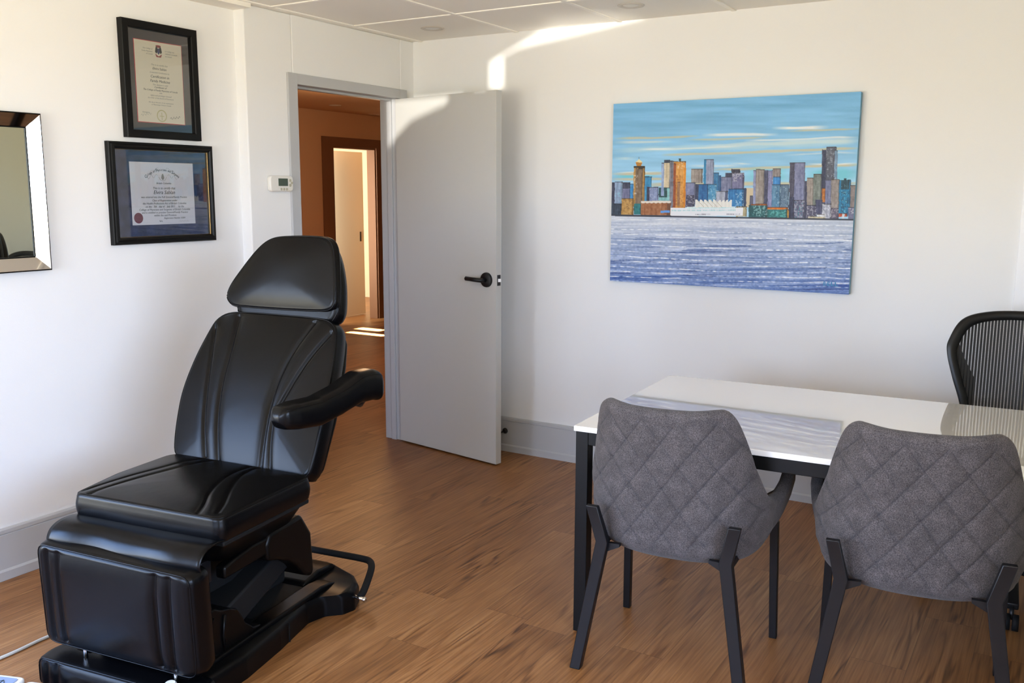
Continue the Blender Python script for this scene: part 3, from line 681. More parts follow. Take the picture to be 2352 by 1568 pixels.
    for i, (a, b, c_, d_, col) in enumerate(B):
        m_ = ((X+wob > a) & (X+wob < b) & (Y+wob*.6 > c_) & (Y < d_))
        rel = (X-a)/max(1, b-a)
        sh = (streakv-.5)*44+(grain-.5)*40
        win = ((np.sin(Y*2*math.pi/11.5) > .35) & (np.sin(X*2*math.pi/9.5+i) > -.2)) * (-22. if sum(col) > 300 else 26.)
        if b-a < 22: win = 0
        cc = np.array(col, float)[None, None]+(sh+win)[..., None]
        C = np.where(m_[..., None], cc, C)
        edge = m_ & (rel > .88) & (b-a > 30)
        C = np.where(edge[..., None], C*.72, C)
        cap = m_ & (Y < c_+6) & (sum(col) > 250)
        C = np.where(cap[..., None], C*.55, C)
    def speck(x0, x1, y0, y1, col, thr, seed):
        r = vnoise(9, 9, seed, 2); m_ = (X > x0) & (X < x1) & (Y > y0) & (Y < y1) & (r > thr)
        C[m_] = C[m_]*.5+np.array(col, float)*.5
    speck(925, 1008, 640, 700, (214, 216, 224), .55, 21); speck(950, 1008, 780, 880, (214, 226, 236), .62, 22); speck(1075, 1175, 870, 950, (200, 226, 226), .55, 23)
    speck(1190, 1310, 905, 950, (130, 206, 206), .56, 24); speck(1362, 1436, 835, 960, (196, 202, 214), .58, 25); speck(1362, 1436, 835, 960, (40, 150, 150), .70, 26); speck(1450, 1522, 870, 960, (200, 200, 210), .58, 27)
    speck(1558, 1622, 860, 960, (232, 234, 240), .55, 28); speck(1620, 1676, 895, 965, (196, 190, 196), .6, 29); speck(1690, 1745, 770, 930, (20, 50, 66), .60, 30); speck(1690, 1730, 720, 930, (150, 206, 222), .68, 31)
    speck(232, 260, 640, 800, (232, 232, 236), .66, 32); speck(540, 590, 560, 610, (224, 214, 206), .6, 33); speck(606, 660, 795, 875, (214, 218, 226), .66, 34); speck(1742, 1796, 890, 930, (226, 228, 234), .55, 35)
    speck(757, 817, 720, 850, (170, 206, 220), .64, 36); speck(1225, 1320, 740, 880, (176, 204, 220), .68, 37); speck(512, 590, 650, 880, (150, 84, 44), .66, 38); speck(160, 232, 820, 925, (120, 84, 48), .62, 39)
    speck(346, 410, 745, 835, (190, 198, 220), .66, 43); speck(105, 155, 700, 860, (120, 200, 210), .68, 44); speck(1580, 1655, 470, 690, (180, 190, 206), .70, 45)
    # revolving tower top
    m_ = (np.abs(X-268) < 24-.0*X) & (Y > 562) & (Y < 592) & (np.abs(X-268) < 24-(Y-562)*.35); C[m_] = (176, 120, 40)
    m_ = (np.abs(X-268) < (Y-538)*1.0) & (Y > 538) & (Y < 562); C[m_] = (226, 214, 170)
    m_ = (np.abs(X-266) < 1.6) & (Y > 524) & (Y < 540); C[m_] = (70, 60, 50)
    m_ = (X > 232) & (X < 310) & (Y > 588) & (Y < 602); C[m_] = (46, 38, 30)
    # scalloped roof
    m_ = (X > 287) & (X < 497) & (Y > 834-4*0) & (Y < 846+5*np.abs(np.sin((X-287)/210*math.pi*7))); C[m_] = (222, 214, 204)
    # pier and sails
    m_ = (X > 495) & (X < 1005) & (Y > 884+.0*X) & (Y < 942); C[m_] = (226, 230, 238)
    m_ = (X > 610) & (X < 950) & (Y > 876) & (Y < 890); C[m_] = (216, 232, 238)
    win = (np.sin(X*2*math.pi/11) > .3)
    m_ = (X > 500) & (X < 950) & (Y > 897) & (Y < 907) & win; C[m_] = (120, 200, 206)
    m_ = (X > 620) & (X < 950) & (Y > 882) & (Y < 888) & win; C[m_] = (130, 206, 214)
    m_ = (X > 640) & (X < 990) & (Y > 926) & (Y < 935) & win & (vnoise(50, 300, 51, 1) > .45); C[m_] = (52, 58, 90)
    m_ = (X > 425) & (X < 490) & (Y > 902) & (Y < 918); C[m_] = (90, 150, 220)
    for q in range(5):
        a0 = 664+q*31; pk = a0+6
        m_ = (Y > 826) & (Y < 882) & (X > pk-((Y-826)*.02)) & (X < pk+10+(Y-826)*1.05) & (X < 925)
        shade = 1-.10*((X-pk)/60)
        C = np.where(m_[..., None], np.array((230, 232, 228.))*np.clip(shade, .85, 1)[..., None], C)
    for q in range(4):
        pk = 925-q*26
        m_ = (Y > 830) & (Y < 882) & (X < pk+1) & (X > pk-10-(Y-830)*.9) & (X > 800)
        C = np.where(m_[..., None], np.array((232, 232, 228.))*np.clip(1-.10*((pk-X)/50), .85, 1)[..., None], C)
    for q in range(5):
        pk = 670+q*31; m_ = (Y > 836) & (Y < 880) & (np.abs(X-(pk+8+(Y-826)*1.0)) < 1.4) & (X < 900); C[m_] = (150, 140, 110)
    hor = 936+(X-82)/1708*40
    m_ = (Y > hor-8) & (Y < hor+4); C[m_] = (40, 48, 66)
    # water
    tw = np.clip((Y-hor)/500, 0, 1)
    wt = np.array((196, 204, 218.))*(1-tw[..., None])+np.array((96, 124, 182.))*tw[..., None]
    s1 = vnoise(520, 16, 61, 3); s2 = vnoise(300, 9, 62, 2); s3 = vnoise(14, 8, 63, 2)
    wt = wt+((s1-.5)*150*(.5+.7*tw))[..., None]*np.array((1.0, .85, .55))
    yw = Y+(vnoise(260, 300, 64, 2)-.5)*26-(X-900)*.035
    line = np.zeros_like(X)
    for k0, amp in ((30, .8), (62, .5), (100, .9), (135, .9), (180, .8), (212, 1), (262, .8), (300, 1), (330, 1), (372, .9), (405, .9), (440, .8), (470, .6)):
        wd = 2.2+2.6*vnoise(200, 900, int(k0), 2)
        line = np.maximum(line, amp*1.15*np.clip(1.5-np.abs(yw-(955+k0))/wd, 0, 1)*np.clip(vnoise(24, 500, int(k0)+7, 2)*2.3-.55, 0, 1))
    line = np.clip(line, 0, 1); wt = wt*(1-line[..., None])+np.array((232, 236, 242.))*line[..., None]
    wt = np.where(((s2 > .70) & (tw > .25))[..., None], wt*np.array((.62, .68, .80)), wt)
    wt = wt+((s3-.5)*46)[..., None]*np.clip(.3+tw, 0, 1)[..., None]
    mw = Y > hor+3
    C = np.where(mw[..., None], wt, C)
    # signature letters
    gl = {'B': '110101110101110', 'E': '111100110100111', 'L': '100100100100111'}
    cx = 1578
    for ch in 'BELL':
        for r in range(5):
            for c_ in range(3):
                if gl[ch][r*3+c_] == '1':
                    a, b = cx+c_*7, 1408+r*5.6+(cx-1578)*.06
                    m_ = (X >= a) & (X < a+7.2) & (Y >= b) & (Y < b+5.8); C[m_] = (52, 128, 176)
        cx += 27
    return np.clip(C, 0, 255)/255
NX, NY = 640, 480
C = paint(NX, NY)
C = np.where(C <= .04045, C/12.92, ((C+.055)/1.055)**2.4)
uu, vv_ = np.meshgrid(np.linspace(PY1-PY0, 0, NX)-(PY1-PY0)/2, np.linspace(PZ1-PZ0, 0, NY)-(PZ1-PZ0)/2)
DEP = .036
co = np.stack([np.full(uu.shape, -DEP-.0003), uu, vv_], -1).reshape(-1, 3)
idx = np.arange(NX*NY).reshape(NY, NX)
fc = np.stack([idx[:-1, :-1], idx[1:, :-1], idx[1:, 1:], idx[:-1, 1:]], -1).reshape(-1, 4)
me = bpy.data.meshes.new('painted_face')
me.vertices.add(NX*NY); me.vertices.foreach_set('co', co.ravel().astype('f'))
me.loops.add(fc.size); me.polygons.add(len(fc))
me.loops.foreach_set('vertex_index', fc.ravel().astype('i'))
me.polygons.foreach_set('loop_start', np.arange(0, fc.size, 4).astype('i'))
me.update(calc_edges=True); me.validate()
at = me.color_attributes.new('paint', 'FLOAT_COLOR', 'POINT')
at.data.foreach_set('color', np.c_[C.reshape(-1, 3), np.ones(NX*NY)].ravel().astype('f'))
M_PAINT = mat('oil_paint', (128, 128, 128), .55, bump=(90, .35, .003))
_n = M_PAINT.node_tree.nodes.new('ShaderNodeVertexColor'); _n.layer_name = 'paint'
M_PAINT.node_tree.links.new(_n.outputs[0], M_PAINT.node_tree.nodes['Principled BSDF'].inputs['Base Color'])
link('painted_face', me, M_PAINT, pt)
hy, hz_ = (PY1-PY0)/2, (PZ1-PZ0)/2
boxes('canvas', [((-DEP, -hy, -hz_), (-.001, hy, hz_))], noise_mat('painted_canvas_edge', (96, 150, 180), (120, 168, 196), 8, .7), pt, bev=.002)
# ================================================================== EXAM CHAIR (local x = viewer right, y = toward its back, z up)
a_ = math.radians(8.5)
ec = empty('exam_chair', (1.787, 2.426, 0), a_-math.pi/2, 'black leather reclining examination chair on a black plastic base', 'exam chair')
L = M_LEATHER
def flat(z):  # pad lying flat, face up, top of the edge at z
    return lambda V: np.c_[V[:, 0], V[:, 1], z+V[:, 2]]
# seat
ol = fillet([(-.302, -.004), (.302, -.012), (.304, .46), (-.345, .50), (-.342, .22)], [.035, .035, .04, .05, .2])
seams = [[(.212, -.02), (.180, .06), (.125, .15), (.080, .25), (.050, .36), (.035, .50)], [(.258, .03), (.225, .10), (.165, .20), (.110, .31), (.075, .42), (.065, .52)],
         [(-.295, .02), (-.285, .10), (-.262, .20), (-.225, .32), (-.18, .50)], [(-.25, -.01), (-.240, .06), (-.215, .17), (-.17, .32), (-.13, .50)]]
sc_ = pad('seat_cushion', ol, .082, L, ec, flat(.496), crown=.014, er=.016, seams=seams, depth=.0045)
# seat pan of glossy plastic below
def loft(name, loops, m, parent, bev=0):
    n_ = len(loops[0]); V = [p for lp_ in loops for p in lp_]
    Fc = [tuple(range(n_-1, -1, -1)), tuple(range((len(loops)-1)*n_, len(loops)*n_))]
    for i in range(len(loops)-1):
        Fc += [(i*n_+j, i*n_+(j+1) % n_, (i+1)*n_+(j+1) % n_, (i+1)*n_+j) for j in range(n_)]
    o = mesh(name, V, Fc, m, parent)
    bm = bmesh.new(); bm.from_mesh(o.data); bmesh.ops.recalc_face_normals(bm, faces=bm.faces); bm.to_mesh(o.data); bm.free()
    if bev: bevel(o, bev, 3)
    return o
def rloop(x0, x1, y0, y1, z, r, n_=5):
    P = fillet([(x0, y0), (x1, y0), (x1, y1), (x0, y1)], r, n_); return [(p[0], p[1], z) for p in P]
boxes('seat_board', [((-.285, .01, .478), (.292, .455, .4955))], M_RUBBER, ec, bev=.005)
pan = loft('seat_pan', [rloop(-.20, .20, .09, .36, .385, .05), rloop(-.235, .240, .05, .42, .405, .05), rloop(-.265, .275, .02, .45, .470, .04), rloop(-.27, .28, .015, .452, .477, .04)], M_PLASTIC, ec)
for p in pan.data.polygons: p.use_smooth = True
pan.data.set_sharp_from_angle(angle=math.radians(50))
# backrest : plane leaning back by 24.8 deg
def lean(t0, z0, deg, yaw=0, bend=0):
    al = math.radians(deg)
    def f(V):   # V x,y(up along the panel),h (thickness, front face)
        h = V[:, 2]
        y = t0+V[:, 1]*math.sin(al)-h*math.cos(al); z = z0+V[:, 1]*math.cos(al)+h*math.sin(al)
        return np.c_[V[:, 0], y, z]
    return f
al = math.radians(24.8); BT = .078
off = BT+.012
tb, zb = .476+off*math.cos(al), .587-off*math.sin(al)
ob = spline([(-.348, .03), (-.366, .13), (-.372, .24), (-.352, .37), (-.315, .49), (-.290, .535), (-.240, .561), (-.15, .567), (0, .566), (.15, .562), (.215, .553), (.250, .525), (.266, .46), (.276, .34), (.283, .18), (.280, .03), (.268, -.018), (.23, -.032), (0, -.03), (-.27, -.03), (-.325, -.012)], 8, True)
bs = [[(-.300, .53), (-.275, .406), (-.250, .26), (-.225, .14), (-.185, .0)], [(-.190, .55), (-.182, .413), (-.182, .276), (-.163, .144), (-.122, -.02)],
      [(.160, .55), (.105, .433), (.068, .314), (.056, .182), (.066, -.02)], [(.240, .51), (.175, .405), (.122, .286), (.084, .153), (.106, -.02)]]
br = pad('backrest', ob, BT, L, ec, lean(tb, zb, 24.8), crown=.016, er=.018, seams=bs, K=90)
obk = fillet([(-.31, .0), (-.35, .13), (-.35, .30), (-.29, .48), (-.24, .53), (.20, .535), (.245, .50), (.262, .40), (.270, .20), (.262, .02), (.24, -.02), (-.29, -.02)], .05)
pad('back_shell', obk, .035, M_PLASTIC, ec, lean(tb+.034*math.cos(al), zb-.034*math.sin(al), 24.8), crown=0, er=.01, K=6, N=160)
# headrest : two pads
oh = spline([(-.264, 1.142), (-.250, 1.185), (-.205, 1.250), (-.150, 1.318), (-.105, 1.358), (-.055, 1.378), (.02, 1.384), (.11, 1.385), (.165, 1.380), (.195, 1.362), (.212, 1.325), (.226, 1.250), (.236, 1.170), (.234, 1.130), (.212, 1.108), (.15, 1.102), (0, 1.100), (-.15, 1.101), (-.225, 1.105), (-.252, 1.118)], 8, True)
def upright(tf, deg, zc):
    al2 = math.radians(deg)
    def f(V):
        d = V[:, 1]-zc
        return np.c_[V[:, 0], tf+d*math.sin(al2)-V[:, 2]*math.cos(al2), zc+d*math.cos(al2)+V[:, 2]*math.sin(al2)]
    return f
hr = pad('headrest', oh, .045, L, ec, upright(.765, 13, 1.10), crown=.014, er=.017, seams=[], K=40)
oh2 = spline([(-.225, 1.09), (-.215, 1.15), (-.15, 1.26), (-.08, 1.33), (-.02, 1.352), (.10, 1.356), (.165, 1.345), (.200, 1.305), (.228, 1.22), (.240, 1.13), (.236, 1.080), (.205, 1.050), (.10, 1.040), (-.10, 1.045), (-.20, 1.060)], 8, True)
pad('headrest_block', oh2, .075, L, hr, upright(.812, 11, 1.10), crown=0, er=.025, K=10, N=200)
for xx in (-.05, .07): tube('headrest_post', [(xx, .80, 1.12), (xx, .80, .98), (xx, .775, .90)], .008, M_CHROME, hr)
# armrest, swung outward
AX = Vector((.336, .222, 0)); AD = Vector((math.sin(math.radians(13)), math.cos(math.radians(13)), 0)); AN = Vector((AD.y, -AD.x, 0))
def arm_mesh():
    n_ = 60; k_ = 28; V = []
    for i in range(n_):
        u = i/(n_-1); s_ = u*.475
        # centre height : dips at the front, rises to the back then drops
        zc = np.interp(u, [0, .15, .35, .55, .75, .88, 1], [.836, .834, .830, .850, .880, .880, .866])
        hgt = np.interp(u, [0, .04, .15, .4, .6, .8, .94, 1], [.020, .074, .090, .098, .100, .112, .112, .060])
        wid = np.interp(u, [0, .04, .15, .45, .75, .95, 1], [.036, .082, .102, .096, .100, .092, .050])
        c = AX+AD*s_
        for j in range(k_):
            a = 2*math.pi*j/k_; ca, sa = math.cos(a), math.sin(a)
            x = math.copysign(abs(ca)**.55, ca)*wid/2; z = math.copysign(abs(sa)**.62, sa)*hgt/2
            p = c+AN*x; V.append((p.x, p.y, zc+z))
    Fc = [(i*k_+j, i*k_+(j+1) % k_, (i+1)*k_+(j+1) % k_, (i+1)*k_+j) for i in range(n_-1) for j in range(k_)]
    Fc += [tuple(range(k_-1, -1, -1)), tuple((n_-1)*k_+j for j in range(k_))]
    return V, Fc
v_, f_ = arm_mesh()
ar = mesh('armrest', v_, f_, L, ec, smooth=True)
ar.modifiers.new('sub', 'SUBSURF').levels = 1; ar.modifiers['sub'].render_levels = 1
n_ = 60
def arm_pt(u, x):
    zc = np.interp(u, [0, .15, .35, .55, .75, .88, 1], [.836, .834, .830, .850, .880, .880, .866]); hgt = np.interp(u, [0, .04, .15, .4, .6, .8, .94, 1], [.020, .074, .090, .098, .100, .112, .112, .060])
    wid = np.interp(u, [0, .04, .15, .45, .75, .95, 1], [.036, .082, .102, .096, .100, .092, .050])
    c = AX+AD*(u*.475)+AN*(x*wid/2); return (c.x, c.y, zc+hgt/2*(1-abs(x)**3.2)**.33)
loopp = [arm_pt(u, .86) for u in np.linspace(.05, .96, 50)]+[arm_pt(u, -.86) for u in np.linspace(.96, .05, 50)]
tube('piping', loopp, .0018, L, ar, closed=True, ns=6)
e1 = AX+AD*.40
tube('armrest_post', [(e1.x, e1.y, .84), (e1.x-.05, e1.y+.05, .80), (.27, .70, .80)], .016, M_BLACK, ec)
# leg rest : hanging pad with vertical channels (local outline x,z)
olg = fillet([(-.318, .125), (.300, .118), (.305, .452), (-.312, .466)], [.04, .04, .035, .035])
lgs = [[(-.270, .12), (-.268, .28), (-.262, .45)], [(-.222, .12), (-.220, .28), (-.214, .45)], [(.165, .11), (.168, .28), (.172, .45)], [(.215, .11), (.218, .28), (.224, .45)]]
pad('leg_rest', olg, .092, L, ec, upright(-.048, -3, .12), crown=.012, er=.026, seams=lgs, K=60, depth=.007)
ofp = fillet([(-.318, -.055), (.305, -.060), (.305, .082), (-.318, .086)], .03)
pad('foot_rest', fillet([(-.315, .003), (.310, .003), (.310, .088), (-.315, .092)], [.01, .01, .03, .03]), .125, L, ec, upright(-.060, 0, .03), crown=.008, er=.024, K=40, N=420,
    seams=[[(-.270, -.0), (-.268, .1)], [(-.222, .0), (-.220, .1)], [(.165, -.0), (.168, .1)], [(.215, -.0), (.218, .1)]], depth=.006)
for xx in (-.16, .205):
    tube('slide_rod', [(xx, -.125, .07), (xx, -.125, .15)], .007, M_CHROME, ec)
lathe('glide_cap', [(0, .006), (.014, .006), (.018, .002), (.018, 0)], M_WHITEP, ec, 24, (.205, -.150, .094))
# flap between seat and leg rest
fp = spline([(.02, .500), (-.020, .506), (-.062, .504), (-.096, .488), (-.112, .460), (-.104, .440), (-.088, .432)], 6)
V = []; NXX = 40
for i in range(NXX+1):
    u = i/NXX; x = -.300+.600*u
    for j, (t, z) in enumerate(fp):
        q = j/len(fp); wv = .006*math.sin(u*9+q*2)*math.sin(q*math.pi)+.004*math.sin(u*17)*q
        V.append((x, t-wv, z+wv*.4))
kf = len(fp)
fl = mesh('knee_flap', V, [(i*kf+j, (i+1)*kf+j, (i+1)*kf+j+1, i*kf+j+1) for i in range(NXX) for j in range(kf-1)], L, ec, smooth=True)
so = fl.modifiers.new('s', 'SOLIDIFY'); so.thickness = .004; so.offset = 0
# --- plastic base
bp = fillet([(-.27, -.16), (.27, -.16), (.285, .10), (.268, .30), (.238, .50), (.262, .57), (.315, .61), (.335, .66), (.305, .74), (.25, .80), (.10, .87), (-.10, .87), (-.25, .80), (-.305, .74), (-.335, .66), (-.315, .61), (-.262, .57), (-.238, .50), (-.268, .30), (-.285, .10)],
            [.03, .03, .1, .1, .05, .04, .03, .03, .04, .05, .1, .1, .05, .04, .03, .03, .04, .05, .1, .1])
c_ = np.array([0, .35]); bl = []
for sc2, z in ((1.0, .001), (1.0, .055), (.985, .070), (.955, .080)):
    bl.append([(c_[0]+(p[0]-c_[0])*sc2, c_[1]+(p[1]-c_[1])*sc2, z) for p in bp])
bo = loft('base', bl, M_PLASTIC, ec)
boxes('deck_dark', [((-.160, -.10, .0795), (.160, .60, .0850))], M_RUBBER, bo, bev=.002)  # added black sheet, puts the darkness of the base hollow into colour
prism('deck_ridge', [(.60, .080), (.615, .098), (.70, .112), (.80, .100), (.83, .080)], -.15, .15, M_PLASTIC, bo, 'x', bev=.014, seg=3)
for p in bo.data.polygons: p.use_smooth = True
bo.data.set_sharp_from_angle(angle=math.radians(55))
for sg in (-1, 1):
    prism('base_rail', [(-.12, .078), (-.10, .094), (.60, .100), (.66, .092), (.70, .078)], sg*.165, sg*.232, M_PLASTIC, bo, 'x', bev=.012, seg=3)
boxes('base_seam', [((.262, .352, .004), (.2665, .355, .074))], M_RUBBER, bo)
prism('front_cowl', [(-.02, .080), (-.03, .16), (-.01, .235), (.045, .250), (.075, .232), (.115, .222), (.150, .205), (.172, .175), (.190, .140), (.230, .106), (.300, .090), (.32, .080)], -.205, .215, M_PLASTIC, ec, 'x', bev=.012, seg=3)
for xx in (.218, -.207):
    tube('cowl_rib', [(xx, .018, .085), (xx, .010, .16), (xx, .030, .228)], .006, M_PLASTIC, ec, ns=8)
    tube('cowl_rib', [(xx, .080, .085), (xx, .074, .15), (xx, .084, .215)], .006, M_PLASTIC, ec, ns=8)
for sg in (-1, 1):
    prism('lift_arm', [(.10, .205), (.40, .300), (.47, .235), (.18, .125)], sg*.075, sg*.195, M_RUBBER, ec, 'x', bev=.008)
prism('lift_housing', [(.27, .325), (.262, .385), (.285, .420), (.465, .428), (.520, .345), (.530, .20), (.515, .178), (.47, .20), (.43, .250), (.385, .285), (.32, .312)], -.245, .252, M_PLASTIC, ec, 'x', bev=.016, seg=3)
for sg in (-1, 1):
    prism('side_rail', [(.062, .345), (.062, .386), (.20, .408), (.34, .408), (.34, .350), (.22, .348)], sg*.208, sg*.246, M_PLASTIC, ec, 'x', bev=.008)
boxes('dark_infill', [((-.055, .16, .082), (.055, .62, .20))], M_RUBBER, ec, bev=.01)  # added black block, fills in the dark void between the lift arms
boxes('column', [((-.12, .10, .25), (.12, .33, .384))], M_RUBBER, ec)
br_ = boxes('bracket', [((.168, .030, .325), (.182, .075, .400))], M_BLACK, ec, bev=.002)
lathe('screw', [(0, .003), (.004, .003), (.005, 0)], M_CHROME, br_, 16, (.175, .029, .345), RT)
# pedal rail around the back
pr = [(.375, .625, .050), (.382, .655, .060)]
rail_pts = spline([(.352, .668, .052), (.350, .700, .064), (.334, .765, .092), (.315, .815, .108), (.285, .850, .113), (.24, .862, .113), (.12, .866, .112), (-.12, .866, .112), (-.28, .855, .112), (-.33, .80, .105), (-.345, .72, .07), (-.350, .67, .052)], 8)
rail_pts = fillet([(.350, .632, .052), (.392, .640, .056), (.398, .655, .075), (.335, .880, .140), (.20, .915, .140), (-.25, .935, .140), (-.36, .90, .136), (-.40, .70, .075), (-.345, .64, .055)], .03, 6) if False else rail_pts
tube('foot_rail', [tuple(p) for p in rail_pts], .0135, M_RUBBER, ec, ns=14)
tube('rail_pin', [(.300, .672, .052), (.382, .660, .050)], .007, M_CHROME, ec)
lathe('pin_nut', [(0, .008), (.007, .008), (.010, .004), (.010, 0)], M_CHROME, ec, 20, (.374, .661, .050), (0, math.pi/2, 0))
# ================================================================== TABLE
tb_ = empty('table', (2.770, 1.428, 0), math.radians(3.0), 'white glossy topped table on a black square-legged metal frame', 'table')
# local: x = depth away from the camera, y negative = to the right
TD, TLn, TZ = 1.02, 1.76, .755
top = boxes('tabletop', [((0, -TLn, TZ-.019), (TD, 0, TZ))], M_TABLE, tb_, bev=.0018)
ap = .042
boxes('frame', [((.006, -TLn+.006+.046, TZ-.019-ap-.004), (.046, -.052, TZ-.021)), ((TD-.046, -TLn+.052, TZ-.023-ap), (TD-.006, -.052, TZ-.021)), ((.052, -.052, TZ-.023-ap), (TD-.052, -.010, TZ-.021)),
      ((.052, -TLn+.010, TZ-.023-ap), (TD-.052, -TLn+.052, TZ-.021))], M_TLEG, tb_, bev=.002)
for x in (.006, TD-.052):
    for y in (-.052, -TLn+.006):
        boxes('leg', [((x, y, 0), (x+.046, y+.046, TZ-.020))], M_TLEG, tb_, bev=.002)
# ================================================================== GREY CHAIRS
def make_grey_chair():
    ch = empty('upholstered_chair', (0, 0, 0), 0)
    NU, NV, NC = 300, 120, 10
    A0, B0 = .268, .215
    def plan(u):
        au = abs(u); sg = 1 if u >= 0 else -1; nn = 2.7
        if au < .56:
            t = au/.56*math.pi/2; x = A0*math.sin(t)**(2/nn); y = -B0*math.cos(t)**(2/nn)
        else:
            t = (au-.56)/.44; x = A0+.030*t-.02*t*t; y = t*.215
        return sg*x, y
    us0 = np.linspace(-1, 1, 4001); pp = np.array([plan(u) for u in us0]); al_ = np.r_[0, np.cumsum(np.linalg.norm(np.diff(pp, axis=0), axis=1))]
    us = np.interp(np.linspace(0, al_[-1], NU), al_, us0); arc_ = np.linspace(-al_[-1]/2, al_[-1]/2, NU)
    def rim(u):
        au = abs(u)
        return np.interp(au, [0, .12, .24, .30, .335, .36, .39, .42, .455, .49, .54, .62, .75, .86, .94, 1.0], [.886, .888, .894, .895, .886, .860, .800, .730, .650, .600, .580, .580, .603, .628, .630, .585])
    def smooth1(f, u, d=.012): return (f(u-d)+2*f(u)+f(u+d))/4
    def bot(u):
        return np.interp(abs(u), [0, .6, .75, .9, 1.0], [.410, .412, .430, .480, .535])
    G = np.zeros((NU, NV, 3))
    for i, u in enumerate(us):
        px_, py_ = plan(u); zr = smooth1(rim, u); zb_ = bot(u); side = np.clip((abs(u)-.42)/.2, 0, 1)
        for j in range(NV):
            v = j/(NV-1)
            if v < .2:
                ph = v/.2*math.pi/2; rad = .50+.46*math.sin(ph)**.9; z = zb_+.058*(1-math.cos(ph)); z = min(z, zr-.01)
            else:
                q = (v-.2)/.8; rad = .96+.04*min(1, q*4); zs = min(zb_+.058, zr-.01); z = zs+(zr-zs)*q
            if abs(u) > .75: rad = max(rad, .50+(abs(u)-.75)*1.6)
            h = max(0, z-.47)
            x = px_*rad; y = py_*rad+(.03 if False else 0)
            nar = 1-.16*np.clip((z-.62)/.29, 0, 1)**1.1*(1-side)-.0
            x *= nar
            x += math.copysign(.030*min(1, h/.14), px_)*side
            y -= (1-side)*(.018*h/.2+.20*h*h*1.05)
            # back curves forward a little at its sides
            G[i, j] = (x, y, z)
    Nn = np.cross(np.gradient(G, axis=0), np.gradient(G, axis=1)); Nn /= np.linalg.norm(Nn, axis=2, keepdims=True)+1e-9
    ctrd = np.array([0, .1, .5]); sgn = np.sign(((G-ctrd)*Nn).sum(2).mean()); Nn *= sgn   # outward
    half = np.interp(np.abs(us), [0, .4, .6, .9, .97, 1.0], [.024, .023, .021, .021, .016, .005])
    # quilting on the outside of the back
    QS = .112; TH = np.zeros((NU, NV)); Hh = np.zeros((NU, NV)); pz = G[:, :, 2]
    ax_ = arc_[:, None]*np.ones((1, NV))
    ax_ = np.where(True, G[:, :, 0]*1.06, ax_)
    for sg in (-1, 1):
        q = (ax_*1.0+sg*(pz-.655)*.74)/QS
        d = np.abs(q-np.round(q))*QS*.80
        Hh -= .0040*np.exp(-(d/.0030)**2)+.0012*np.exp(-(d/.011)**2)
        TH = np.maximum(TH, np.exp(-(d/.0017)**2))
    msk = np.clip((.50-np.abs(us))/.05, 0, 1)[:, None]*np.clip((.895-pz)/.03, 0, 1)*np.clip((np.linspace(0, 1, NV)-.12)/.1, 0, 1)[None, :]
    Hh *= msk; TH *= msk
    cols = []
    out = G+Nn*(half[:, None, None]+Hh[:, :, None]); inn = G-Nn*half[:, None, None]
    up = np.gradient(G, axis=1)[:, -1]; up /= np.linalg.norm(up, axis=1, keepdims=True)
    cap = [G[:, -1]+half[:, None]*(Nn[:, -1]*math.cos(t)+up*math.sin(t)) for t in np.linspace(0, math.pi, NC+2)[1:-1]]
    loop = np.concatenate([out, np.stack(cap, 1), inn[:, ::-1]], 1); K_ = loop.shape[1]
    V = loop.reshape(-1, 3); fc = []
    ii = np.arange(NU-1)[:, None]; jj = np.arange(K_)[None, :]; j2 = (jj+1) % K_
    fc = np.stack([ii*K_+jj, ii*K_+j2, (ii+1)*K_+j2, (ii+1)*K_+jj], -1).reshape(-1, 4).tolist()
    fc += [tuple(range(K_-1, -1, -1)), tuple((NU-1)*K_+j for j in range(K_))]
    o = mesh('backrest', V, fc, M_FABRIC, ch, smooth=True)
    bm = bmesh.new(); bm.from_mesh(o.data); bmesh.ops.recalc_face_normals(bm, faces=bm.faces); bm.to_mesh(o.data); bm.free()
    tc_ = np.zeros((NU, K_, 4)); tc_[:, :NV, :3] = TH[:, :, None]; tc_[..., 3] = 1
    at_ = o.data.color_attributes.new('thread', 'FLOAT_COLOR', 'POINT'); at_.data.foreach_set('color', tc_.ravel().astype('f'))
    ol_ = fillet([(-.17, -.17), (.17, -.17), (.235, -.05), (.245, .15), (.205, .25), (-.205, .25), (-.245, .15), (-.235, -.05)], .06)
    pad('seat_cushion', ol_, .085, M_FABRIC, ch, flat(.405), crown=.012, er=.025, K=14, N=160)
    T_s = .030
    def leg(pts, wds, name='leg'):
        """square tapering leg through pts"""
        V = []; n_ = len(pts)
        for (x, y, z), (wx, wy) in zip(pts, wds):
            V += [(x-wx/2, y-wy/2, z), (x+wx/2, y-wy/2, z), (x+wx/2, y+wy/2, z), (x-wx/2, y+wy/2, z)]
        Fc = [(3, 2, 1, 0), tuple(4*(n_-1)+q for q in range(4))]
        for i in range(n_-1): Fc += [(4*i+q, 4*i+(q+1) % 4, 4*(i+1)+(q+1) % 4, 4*(i+1)+q) for q in range(4)]
        o = mesh(name, V, Fc, M_BLACK, ch); bevel(o, .0025, 2, 25); return o
